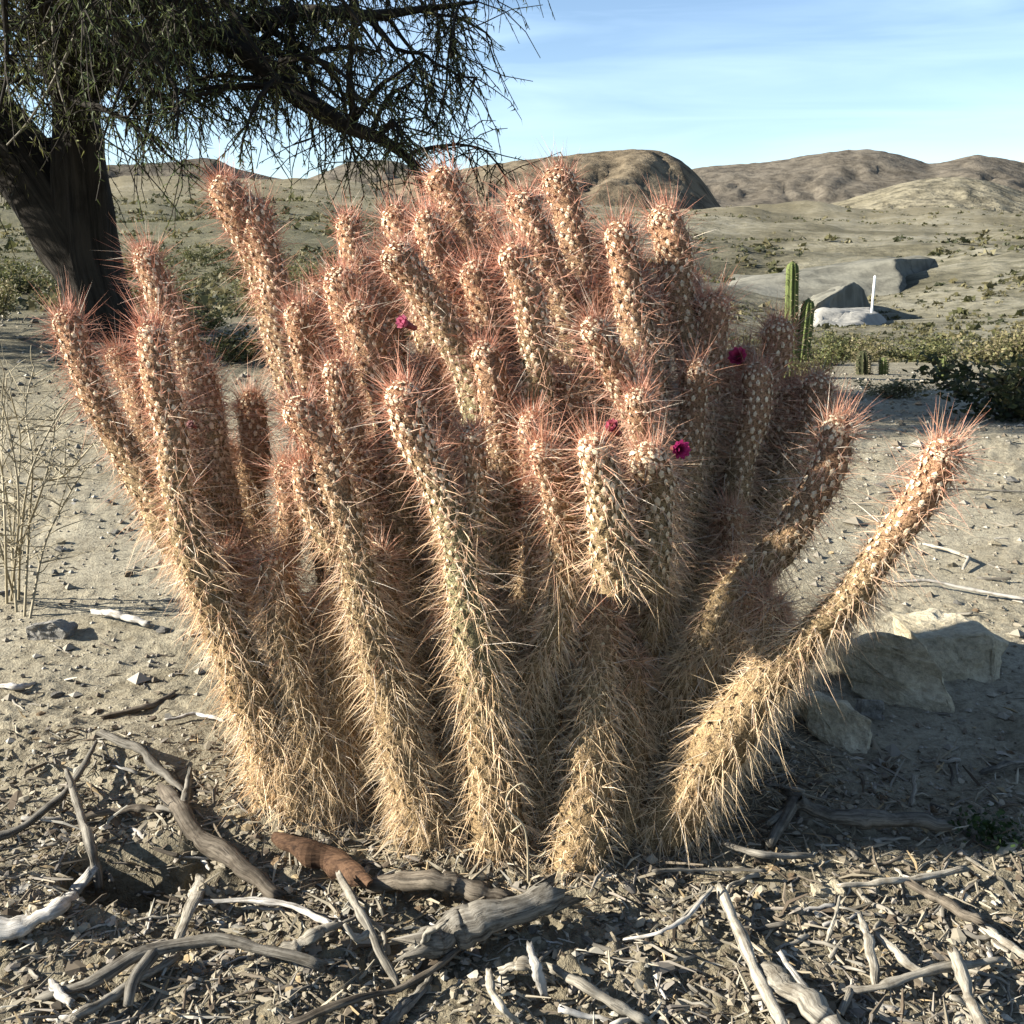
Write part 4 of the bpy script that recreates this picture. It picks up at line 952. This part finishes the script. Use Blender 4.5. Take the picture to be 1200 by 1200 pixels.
# ------------------------------------------------------------------ sticks, logs and bark traced from the litter
def stick(name, pts, rpx, mat, label, cat='stick', lift=None, sides=11, rough=0.2, fork=None, group=None, flat=0.85, broken=True):
    n = len(pts); P = []
    for i, (px, py) in enumerate(pts):
        g = on_ground(px, py); r = pxm(np.interp(i/(n-1), np.linspace(0, 1, len(rpx)), rpx), g[1])
        up = (lift[i] if lift else 0.0)
        if up:
            s_ = (CAMZ-up-g[2])/(CAMZ-g[2]); g = np.array([0, 0, CAMZ]) + (g-np.array([0, 0, CAMZ]))*s_
        g[2] += r*0.55; P.append(g)
    P = np.array(P); ctr = P.mean(0); ctr[2] = float(H(ctr[0], ctr[1]))
    L = np.linalg.norm(np.diff(P, axis=0), axis=1).sum()
    Cc = catmull(P, max(L/26, 0.004)); q_ = np.linspace(0, len(P)-1, len(Cc)); Cl = np.stack([np.interp(q_, np.arange(len(P)), P[:, j]) for j in range(3)], -1); C = 0.25*Cc + 0.75*Cl; m = len(C); sd = (abs(hash(label)) if False else sum(map(ord, label))) % 97
    t = np.linspace(0, 1, m); R0 = np.array([pxm(np.interp(q, np.linspace(0, 1, len(rpx)), rpx), c[1]) for q, c in zip(t, C)])
    C = C + np.stack([fbm(t*5, t*0+sd, 3, 3), fbm(t*5, t*0+sd+5, 4, 3), fbm(t*5, t*0+sd+9, 5, 3)], -1)*R0[:, None]*0.45
    R0 = R0*0.78*(1+0.45*fbm(t*9, t*0+sd, 9, 3))
    G = Geo(); G.tube(C-ctr, R0, sides, rough, sd, flat=flat)
    V = G.V[0]
    if broken:                                               # splintered ends
        a = m*sides
        rs = np.random.default_rng(sd)
        T, _, _ = frames(C)
        for ring, sgn, q in ((0, -1, T[0]), (m-1, 1, T[-1])):
            V[ring*sides:(ring+1)*sides] += sgn*q[None]*(rs.uniform(-0.8, 2.2, sides)*R0[ring])[:, None]
    if fork:
        for fi, (k0, fp, fr) in enumerate(fork):
            s0 = C[int(k0*(m-1))]; Q = [s0]
            for px, py, up in fp:
                g = on_ground(px, py)
                if up: s_ = (CAMZ-up-g[2])/(CAMZ-g[2]); g = np.array([0, 0, CAMZ]) + (g-np.array([0, 0, CAMZ]))*s_
                g[2] += 0.004; Q.append(g)
            CC = catmull(np.array(Q), 0.01); G.tube(CC-ctr, np.linspace(pxm(fr[0], s0[1]), pxm(fr[1], s0[1]), len(CC)), 6, rough, sd+fi)
    o = link(name, G.mesh(name), M[mat]); o.location = ctr; tag(o, label, cat, group); return o
stick('bleached_branch', [(-25, 1098), (20, 1092), (60, 1076), (88, 1056), (106, 1026)], [17, 17, 15, 12, 6], 'white', 'thick white bleached branch end at the rim of the dark hollow', 'branch', lift=[.01, .012, .015, .025, .045])
stick('stick', [(118, 1040), (108, 1000), (96, 958), (84, 918)], [9, 8, 8, 6], 'grey', 'grey stick propped upright over the dark hollow', lift=[0.01, 0.02, 0.03, 0.03], fork=[(0.9, [(78, 905, .04)], (5, 3))])
stick('branch', [(-10, 990), (35, 968), (70, 940), (98, 900), (112, 872)], [8, 7, 6, 5, 3], 'grey', 'curved grey branch above the hollow beside the propped stick', 'branch', lift=[.01, .015, .02, .02, .01])
stick('root', [(190, 930), (215, 965), (250, 1000), (290, 1030), (325, 1056)], [11, 14, 15, 14, 10], 'brown', 'thick brown root slanting down the soil mound', 'root', lift=[.005, .015, .02, .015, .005])
stick('stick', [(214, 962), (219, 935), (222, 905)], [7, 6, 4], 'grey', 'short grey stub standing at the head of the brown root', lift=[.01, .03, .05])
stick('wood_chip', [(236, 1030), (226, 1062), (208, 1106)], [9, 12, 6], 'pale', 'flat pale wood splinter below the brown root', 'wood chip', lift=[.02, .02, .01], flat=0.4)
stick('stick', [(238, 1060), (300, 1056), (345, 1064), (388, 1086)], [5, 5, 5, 6], 'white', 'thin white stick lying beside the orange stone', lift=[.01, .02, .025, .02])
stick('wood_chunk', [(332, 1118), (360, 1106), (392, 1088)], [9, 13, 8], 'pale', 'pale chunk of split wood at the end of the thin white stick', 'wood chip', lift=[.01, .015, .015])
stick('stick', [(398, 1028), (420, 1066), (440, 1108), (466, 1156)], [6, 7, 7, 5], 'pale', 'long pale forked stick leaning below the red bark', lift=[.04, .03, .02, .01], fork=[(0.45, [(448, 1095, .015), (452, 1118, .01)], (4, 2)), (0.6, [(418, 1104, .02), (404, 1086, .03)], (5, 3))])
stick('log', [(488, 1122), (520, 1108), (570, 1088), (640, 1058)], [24, 29, 30, 26], 'grey', 'stout grey driftwood log lying in front of the cactus', 'log', lift=[.02, .022, .022, .02], sides=14, rough=0.10)
stick('wood_chip', [(478, 1128), (500, 1104), (522, 1084)], [8, 15, 7], 'pale', 'pale torn slab of wood at the broken end of the grey log', 'wood chip', lift=[.02, .045, .055], flat=0.35)
stick('log', [(445, 1040), (500, 1040), (545, 1046), (592, 1056)], [15, 18, 16, 11], 'brown', 'dark flaking log half buried at the foot of the stems', 'log', lift=[.01, .015, .015, .01], sides=12, rough=0.18)
stick('branch', [(58, 1170), (110, 1152), (165, 1122), (250, 1108), (320, 1118), (372, 1134)], [8, 11, 12, 11, 12, 9], 'grey', 'long bent grey branch lying across the litter below the hollow', 'branch', lift=[.01, .015, .03, .035, .03, .02], fork=[(0.45, [(158, 1150, .02), (150, 1182, .01)], (9, 7))])
stick('branch', [(90, 1196), (130, 1172), (165, 1150), (205, 1124)], [8, 9, 9, 7], 'grey', 'short grey branch crossing under the long bent one', 'branch', lift=[.005, .01, .012, .015])
stick('stick', [(62, 1152), (70, 1166), (84, 1178)], [6, 7, 5], 'white', 'stubby white stick beside the short crossing branch', lift=[.02, .02, .02])
stick('stick', [(58, 1196), (80, 1196), (104, 1180)], [5, 6, 4], 'white', 'small white stick at the foot of the crossing branch')
stick('branch', [(345, 1200), (400, 1180), (460, 1164), (505, 1140), (540, 1112)], [7, 7, 7, 6, 4], 'brown', 'dark thin branch running up to the grey log', 'branch', lift=[.015, .02, .02, .02, .02])
stick('branch', [(455, 1205), (480, 1180), (505, 1150)], [12, 11, 6], 'grey', 'grey split branch end below the grey log', 'branch')
stick('stick', [(846, 1050), (868, 1100), (888, 1150), (915, 1206)], [8, 10, 10, 11], 'pale', 'long pale tan stick pointing out from the cactus shadow', lift=[.02, .02, .02, .015])
stick('log', [(892, 1138), (930, 1172), (978, 1220)], [15, 24, 26], 'pale', 'bleached flat log beside the long pale tan stick', 'log', lift=[.01, .015, .015], flat=0.6, sides=12)
stick('stick', [(914, 1118), (936, 1150), (958, 1182)], [4, 5, 4], 'white', 'thin white curved stick lying on the bleached flat log', lift=[.03, .035, .03])
stick('stick', [(1008, 1076), (1018, 1110), (1026, 1156)], [5, 8, 8], 'pale', 'tapered pale stick pointing at the olive stone', lift=[.03, .025, .01])
stick('stick', [(1028, 1098), (1052, 1122), (1088, 1150)], [5, 8, 9], 'pale', 'pale stick slanting beside the tapered one', lift=[.02, .02, .01])
stick('branch', [(982, 1166), (1030, 1160), (1065, 1150), (1110, 1138), (1172, 1128)], [5, 7, 8, 8, 6], 'pale', 'long pale branch lying across the sunlit litter', 'branch', lift=[.01, .015, .02, .02, .015], fork=[(0.1, [(985, 1190, .01), (978, 1206, .01)], (5, 4))])
stick('stick', [(1118, 1122), (1132, 1160), (1150, 1206)], [9, 10, 9], 'pale', 'thick pale stick at the end of the long pale branch', lift=[.03, .025, .02])
stick('stick', [(1070, 1044), (1104, 1060), (1145, 1082)], [8, 9, 8], 'brown', 'brown stick coming out of the shadow edge', lift=[.015, .015, .015])
stick('stick', [(1150, 1085), (1178, 1110), (1208, 1128)], [6, 8, 7], 'pale', 'pale stick near the end of the brown stick', lift=[.01, .01, .01])
stick('stick', [(648, 1138), (690, 1164), (755, 1200)], [7, 10, 9], 'pale', 'pale straight stick right of the grey log', lift=[.02, .02, .01])
stick('stick', [(620, 1112), (628, 1138), (638, 1168)], [6, 8, 7], 'white', 'short white stick standing off the side of the grey log', lift=[.03, .03, .01])
stick('stick', [(574, 1142), (576, 1165), (590, 1186), (606, 1200)], [5, 7, 6, 4], 'pale', 'hooked pale stick below the grey log', lift=[.02, .02, .02, .01])
stick('wood_chip', [(590, 1140), (612, 1136), (640, 1150)], [10, 14, 9], 'pale', 'pale crumbling wood piece inside the hooked stick', 'wood chip', flat=0.5, lift=[.01, .015, .01])
stick('stick', [(732, 1102), (770, 1096), (805, 1078), (832, 1044)], [3, 4, 4, 3], 'white', 'thin white curved twig beside the shadow of the cactus', lift=[.02, .025, .03, .03])
stick('stick', [(800, 1075), (818, 1058), (835, 1040)], [2.5, 2.5, 2], 'pale', 'thin straight twig crossing the white curved twig', lift=[.02, .03, .035])
stick('log', [(932, 950), (985, 962), (1050, 968), (1105, 972)], [14, 14, 13, 11], 'grey', 'grey log with a forked end lying in the cactus shadow', 'log', lift=[.02, .02, .02, .015], fork=[(0.02, [(915, 970, .015), (902, 992, .01)], (10, 6)), (0.05, [(912, 960, .02), (900, 968, .02)], (8, 4))])
stick('stick', [(985, 1040), (1050, 1036), (1128, 1022)], [5, 6, 5], 'pale', 'straight pale stick in the cactus shadow', lift=[.02, .02, .02])
stick('stick', [(765, 1022), (830, 1020), (895, 1022)], [3, 3, 3], 'grey', 'thin grey stick at the dark foot of the cactus', lift=[.02, .02, .02])
stick('stick', [(850, 992), (890, 1004), (950, 1004)], [4, 6, 5], 'grey', 'crooked grey stick just below the forked log', lift=[.01, .02, .01])
stick('stick', [(112, 720), (142, 726), (172, 733)], [5, 7, 5], 'white', 'short white stick on the bare soil left of the cactus', lift=[.01, .01, .01])
stick('stick', [(0, 805), (20, 808), (40, 802)], [4, 6, 3], 'white', 'small white stick on the soil below the rounded clod', lift=[.0, .01, .0])
stick('twig', [(1030, 684), (1085, 682), (1140, 692), (1205, 704)], [2.5, 3, 3, 2.5], 'white', 'long thin pale twig on bare ground behind the boulders', lift=[.01, .015, .015, .01], cat='twig')
stick('twig', [(1085, 640), (1112, 646), (1135, 656), (1128, 668)], [2.5, 3, 3, 2], 'pale', 'short hooked twig on the bare ground behind the boulders', lift=[.01, .015, .015, .01], cat='twig')
stick('twig', [(1030, 578), (1110, 574), (1205, 577)], [1.6, 2, 1.6], 'pale', 'straight thin twig far back on the bare ground', lift=[.01, .015, .01], cat='twig')
stick('branch', [(120, 862), (160, 880), (190, 905), (215, 930)], [6, 8, 8, 5], 'grey', 'grey branch lying above the head of the brown root', 'branch', lift=[.01, .015, .015, .01])
stick('branch', [(120, 842), (175, 830), (205, 815)], [3, 5, 4], 'brown', 'dark branch half buried in soil left of the cactus', 'branch')
stick('stick', [(195, 845), (230, 838), (262, 846)], [2.5, 3.5, 3], 'white', 'thin white stick on soil beside the left stems', lift=[.01, .01, .01])
stick('stick', [(100, 960), (160, 950), (188, 952)], [6, 7, 4], 'brown', 'brown stick lying behind the dark hollow', lift=[.01, .01, .01])
stick('stick', [(1148, 908), (1175, 900), (1205, 898)], [4, 6, 5], 'grey', 'grey stick in the shade in front of the blocky boulder', lift=[.01, .01, .01])
stick('stick', [(1068, 945), (1072, 925), (1070, 912)], [4, 4, 3], 'pale', 'short pale stick end poking up near the forked log', lift=[.0, .02, .03])
stick('stick', [(968, 1105), (978, 1078), (984, 1052)], [3, 3, 2], 'pale', 'slim straw twig standing in front of the olive stone', lift=[.0, .025, .05])
def bark():
    pts = [(322, 998), (360, 1010), (400, 1026), (436, 1056)]; P = np.array([on_ground(*p) + np.array([0, 0, 0.03]) for p in pts]); ctr = P.mean(0); ctr[2] = float(H(ctr[0], ctr[1]))
    C = catmull(P, 0.008)-ctr; T, U, W = frames(C); m = len(C); ph = np.linspace(-0.6, 2.0, 9); V = []
    rs = np.random.default_rng(3)
    for lay in (0.0, -0.004):
        for i in range(m):
            w = pxm(17, 1.4)*math.sin(math.pi*(0.12+0.76*i/(m-1)))*(1+0.12*math.sin(i*0.9))
            for q in ph: V.append(C[i] + (w+lay)*(math.cos(q)*U[i] + math.sin(q)*np.array([0, 0, 1.0])) - np.array([0, 0, w*0.7]))
    V = np.array(V); idx = np.arange(2*m*9).reshape(2, m, 9); Q = []
    for a in (0, 1):
        f = np.stack([idx[a, :-1, :-1], idx[a, :-1, 1:], idx[a, 1:, 1:], idx[a, 1:, :-1]], -1).reshape(-1, 4); Q.append(f if a == 0 else f[:, ::-1])
    for j in (0, 8): Q.append(np.stack([idx[0, :-1, j], idx[0, 1:, j], idx[1, 1:, j], idx[1, :-1, j]], -1))
    for i in (0, m-1): Q.append(np.stack([idx[0, i, :-1], idx[0, i, 1:], idx[1, i, 1:], idx[1, i, :-1]], -1))
    o = link('bark', mesh_np('bark', V, np.concatenate(Q), False, V[:, [1, 2, 0]]), M['redbark']); o.location = ctr; tag(o, 'curl of red brown bark at the front foot of the cactus', 'bark')
bark()
# dry vine tendril at the foot
def tendril(spec, label):
    G = Geo(); g = on_ground(*spec[0][-1])
    for pts, Y in [(s, g[1]) for s in spec]:
        C = catmull(np.array([at(a, b, Y) for a, b in pts]), 0.01); G.tube(C-g, np.linspace(0.0010, 0.0018, len(C)), 5, 0.1, col=(0.52, 0.44, 0.30))
    o = link('dry_vine', G.mesh('dry_vine'), M['straw']); o.location = g; tag(o, label, 'vine')
tendril([[(624, 932), (612, 918), (596, 930), (594, 948), (612, 965), (618, 990), (619, 1036)], [(618, 1000), (632, 1004), (640, 998)], [(612, 965), (600, 975)]], 'curling dry straw vine between two front stems')

# low green weed in the shade
def green_weed(px, py, label):
    g = on_ground(px, py); o = empty('leafy_weed', g); tag(o, label, 'weed'); rs = np.random.default_rng(8); n = 260; S = Geo()
    d = nrm(rs.normal(0, 1, (n, 3))*np.array([1, 1, .4])+np.array([0, 0, .5])); p = rs.normal(0, 0.025, (n, 3))*np.array([1, 1, .4]) + np.array([0, 0, .02]); sz = rs.uniform(.006, .014, n)[:, None]
    sd = nrm(np.cross(d, rs.normal(0, 1, (n, 3))))*sz*0.3; V = np.stack([p, p+d*sz*.5+sd, p+d*sz, p+d*sz*.5-sd], 1).reshape(-1, 3)
    link('leaves', mesh_np('leaves', V, np.arange(len(V)).reshape(-1, 4), False, np.repeat(np.array([[0.03, 0.055, 0.015]])*rs.uniform(.6, 1.3, (n, 1)), 4, 0)), M['leaf'], o)['kind'] = 'stuff'
    for k in range(5):
        S = Geo(); S.tube([(0, 0, -.01), p[k]*0.6, p[k]], [.002, .0015, .001], 4, col=(0.1, 0.12, 0.04)); link('stalk', S.mesh('stalk'), M['straw'], o)
green_weed(1160, 985, 'low green leafy weed in the cactus shadow')

# ------------------------------------------------------------------ countable smaller sticks and stones (copies of a few shapes)
def stick_shapes():
    out = []
    for k in range(12):
        rs = np.random.default_rng(100+k); n = 7; q = np.zeros((n, 3)); q[:, 2] = np.linspace(-0.5, 0.5, n)
        q[:, 0] = np.cumsum(rs.normal(0, 0.035, n)); q[:, 1] = np.cumsum(rs.normal(0, 0.03, n)); q[:, :2] -= q[:, :2].mean(0)
        r = 0.06*np.linspace(1, rs.uniform(0.3, 0.8), n)*(1+0.12*rs.normal(0, 1, n)); G = Geo(); G.tube(q, r, 6, 0.15, k)
        if k % 3 == 0:
            i = rs.integers(2, 5); G.tube(np.array([q[i], q[i]+np.array([.09, .05, .12]), q[i]+np.array([.14, .12, .26])]), [.03, .025, .015], 5, 0.1, k)
        G.C = [c*0.05 for c in G.C]; out.append(G)
    return out
SHAPES = stick_shapes(); SM = {}
for mk in ('grey', 'pale', 'brown', 'white'):
    SM[mk] = []
    for G in SHAPES: me = G.mesh('stick_'+mk); me.materials.append(M[mk]); SM[mk].append(me)
def small_stick(px, py, ln, mk, label, group, tilt=0.12):
    g = on_ground(px, py); o = bpy.data.objects.new('stick', random.choice(SM[mk])); COL.objects.link(o)
    w = ln*random.uniform(0.55, 1.15); o.scale = (w, w*random.uniform(.7, 1), ln)
    o.rotation_euler = (math.pi/2 + random.gauss(0, tilt), random.uniform(0, 3), random.uniform(0, 6.28)); o.location = g + np.array([0, 0, w*0.045])
    tag(o, label, 'stick', group)
def clear_of_cactus(x, y): return ((x-0.02)/0.50)**2 + ((y-1.86)/0.42)**2 > 1
random.seed(21)
ZN = [((20, 1190, 1050, 1195), 170, (0.025, 0.075), 'sun'), ((0, 260, 880, 1050), 50, (0.03, 0.08), 'left'), ((760, 1195, 890, 1050), 34, (0.03, 0.08), 'shade'), ((1000, 1195, 560, 735), 16, (0.04, 0.10), 'bare'), ((0, 200, 560, 870), 18, (0.03, 0.08), 'soil')]
LBL = {'sun': ('%s broken stick in the sunlit litter in front of the cactus', 'sticks in the sunlit litter'), 'left': ('%s broken stick in the litter around the dark hollow', 'sticks around the hollow'),
       'shade': ('%s stick lying in the cactus shadow below the boulders', 'sticks in the cactus shadow'), 'bare': ('%s twig scattered on bare ground behind the boulders', 'twigs on the bare ground'), 'soil': ('%s twig scattered on the bare soil near the dry weed', 'twigs on the bare soil')}
NM = {'grey': 'short weathered grey', 'pale': 'short pale tan', 'brown': 'short dark brown', 'white': 'small bleached white'}
for (x0, x1, y0, y1), cnt, (l0, l1), zone in ZN:
    done = 0
    while done < cnt:
        px, py = random.uniform(x0, x1), random.uniform(y0, y1); g = on_ground(px, py)
        if not clear_of_cactus(g[0], g[1]): continue
        mk = random.choices(['grey', 'pale', 'brown', 'white'], [0.36, 0.36, 0.16, 0.12] if zone != 'sun' else [0.30, 0.46, 0.10, 0.14])[0]
        small_stick(px, py, random.uniform(l0, l1), mk, LBL[zone][0] % NM[mk], LBL[zone][1]); done += 1
STN = []
for k in range(6):
    rs = np.random.default_rng(300+k); pts = [Vector(nrm(rs.normal(0, 1, 3))*np.array([1, .8, .55])) for _ in range(14)]
    me = rock_mesh('stone', pts, k, 1, 0.04); STN.append(me)
STM = []
for mk in ('rock', 'rockg', 'rocko'):
    for me in STN: c = me.copy(); c.materials.append(M[mk]); STM.append((mk, c))
for (x0, x1, y0, y1), cnt, zl in (((0, 1195, 1050, 1195), 26, 'in the sunlit litter in front of the cactus'), ((0, 230, 560, 880), 22, 'on the bare soil left of the cactus'), ((1000, 1195, 560, 735), 14, 'on the bare ground behind the boulders'), ((880, 1195, 880, 1040), 12, 'in the cactus shadow below the boulders')):
    for _ in range(cnt):
        px, py = random.uniform(x0, x1), random.uniform(y0, y1); g = on_ground(px, py)
        if not clear_of_cactus(g[0], g[1]): continue
        mk, me = random.choice(STM); s = pxm(random.uniform(4.5, 10), g[1]); o = bpy.data.objects.new('stone', me); COL.objects.link(o)
        o.scale = (s, s*random.uniform(.7, 1.1), s); o.rotation_euler = (0, 0, random.uniform(0, 6.28)); o.location = g + np.array([0, 0, s*0.15])
        tag(o, 'small %s stone %s' % ({'rock': 'olive brown', 'rockg': 'grey', 'rocko': 'ochre'}[mk], zl), 'stone', 'stones ' + zl)

# ------------------------------------------------------------------ uncountable litter: chips, splinters, dry leaves, grit
def litter():
    rs = np.random.default_rng(44); n = 26000
    u = rs.random(n); a = rs.uniform(-0.56, 0.56, n)
    y = np.where(u < 0.66, rs.uniform(0.95, 1.80, n), np.exp(rs.uniform(math.log(1.4), math.log(11.0), n))); x = a*y
    dn = np.clip(fbm(x*3.5, y*3.5, 61, 3)*1.3 + 0.5, 0, 1); front = 1-sstep(1.42, 1.85, y)
    keep = (rs.random(n) < np.clip(0.16 + 0.10*dn + 0.22*front + 0.75*front*dn, 0, 1)) & ((x/0.36)**2 + ((y-1.86)/0.34)**2 > 1)
    pit = ((x-PITC[0])/0.10)**2 + ((y-PITC[1])/0.06)**2 > 1; keep &= pit | (rs.random(n) < 0.3)
    x, y = x[keep], y[keep]; n = len(x); z = H(x, y)
    typ = rs.choice(3, n, p=[0.46, 0.26, 0.28])                   # splinters, flakes, crumbs
    ln = np.select([typ == 0, typ == 1], [rs.gamma(2.4, 0.0050, n)+0.004, rs.gamma(2.2, 0.0021, n)+0.0025], rs.gamma(2, 0.0012, n)+0.0022)
    wd = np.select([typ == 0, typ == 1], [np.clip(ln*rs.uniform(0.05, 0.16, n), 0.0007, 0.003), ln*rs.uniform(0.35, 0.8, n)], ln*rs.uniform(0.6, 1.0, n))
    th = np.select([typ == 0, typ == 1], [wd*rs.uniform(0.6, 1, n), wd*rs.uniform(0.12, 0.3, n)], wd*rs.uniform(0.5, 0.9, n))
    big = np.clip(y/2.6, 1.0, 2.8); ln, wd, th = ln*big, wd*big, th*big
    yaw = rs.uniform(0, 2*math.pi, n); pt = rs.normal(0, 0.30, n)
    d = np.stack([np.cos(yaw)*np.cos(pt), np.sin(yaw)*np.cos(pt), np.sin(pt)], -1); s_ = nrm(np.stack([-np.sin(yaw), np.cos(yaw), rs.normal(0, .45, n)], -1)); nn = nrm(np.cross(d, s_))
    c = np.stack([x, y, z + th*0.5 + np.abs(np.sin(pt))*ln*0.35], -1)
    bend = nn*(rs.normal(0, 0.16, n)*ln)[:, None] + s_*(rs.normal(0, 0.12, n)*ln)[:, None]
    V = []
    for e, lo, hi in ((-1, 0.1, 0.7), (0.05, 0.7, 1.25), (1, 0.05, 0.6)):
        o_ = c + d*(ln*e*rs.uniform(0.8, 1.15, n))[:, None] + bend*(1-e*e)
        for q, r_ in ((1, 0), (0, 1), (-1, 0), (0, -1)): V.append(o_ + s_*(wd*q*rs.uniform(lo, hi, n))[:, None] + nn*(th*r_*rs.uniform(lo, hi, n))[:, None])
    V = np.stack(V, 1); b = 12*np.arange(n)[:, None, None]; f = []
    for r0 in (0, 4):
        for q in range(4): f.append([r0+q, r0+(q+1) % 4, r0+4+(q+1) % 4, r0+4+q])
    f += [[3, 2, 1, 0], [8, 9, 10, 11]]
    Q = (np.array(f)[None]+b).reshape(-1, 4)
    pal = np.array([(0.40, 0.35, 0.26), (0.33, 0.28, 0.20), (0.22, 0.18, 0.13), (0.52, 0.48, 0.39), (0.29, 0.255, 0.21), (0.13, 0.10, 0.07), (0.40, 0.30, 0.17)])
    cc = pal[rs.choice(7, n, p=[.26, .2, .16, .08, .14, .10, .06])]*rs.uniform(0.7, 1.2, (n, 1))
    o = link('plant_litter', mesh_np('plant_litter', V.reshape(-1, 3), Q, False, np.repeat(cc, 12, 0)), M['litter']); tag(o, 'fine litter of wood chips and dry leaf bits on the soil', 'litter', kind='stuff')
    # grit
    n = 8500; y = np.exp(rs.uniform(math.log(1.0), math.log(15), n)); x = rs.uniform(-.56, .56, n)*y; k = ((x/0.38)**2+((y-1.86)/0.36)**2 > 1); x, y = x[k], y[k]; n = len(x); z = H(x, y)
    iv = np.array([[1, 0, 0], [-1, 0, 0], [0, 1, 0], [0, -1, 0], [0, 0, 1], [0, 0, -1.0]]); it = np.array([[0, 2, 4], [2, 1, 4], [1, 3, 4], [3, 0, 4], [2, 0, 5], [1, 2, 5], [3, 1, 5], [0, 3, 5]])
    sz = (rs.gamma(1.6, 0.0016, n)+0.0015)*np.clip(y/1.8, 0.8, 4.0)
    V = np.stack([x, y, z+sz*.2], -1)[:, None] + iv[None]*(1+rs.uniform(-.3, .3, (n, len(iv), 1)))*sz[:, None, None]*np.array([1, 1, .65])
    T = (it[None]+len(iv)*np.arange(n)[:, None, None]).reshape(-1, 3)
    cc = np.array([(0.36, 0.32, 0.25), (0.28, 0.25, 0.2), (0.45, 0.41, 0.34), (0.22, 0.18, 0.13)])[rs.integers(0, 4, n)]*rs.uniform(.8, 1.15, (n, 1))
    o = link('grit', mesh_np('grit', V.reshape(-1, 3), T, False, np.repeat(cc, len(iv), 0)), M['litter']); tag(o, 'grit and small clods strewn over the soil', 'grit', kind='stuff')
litter()
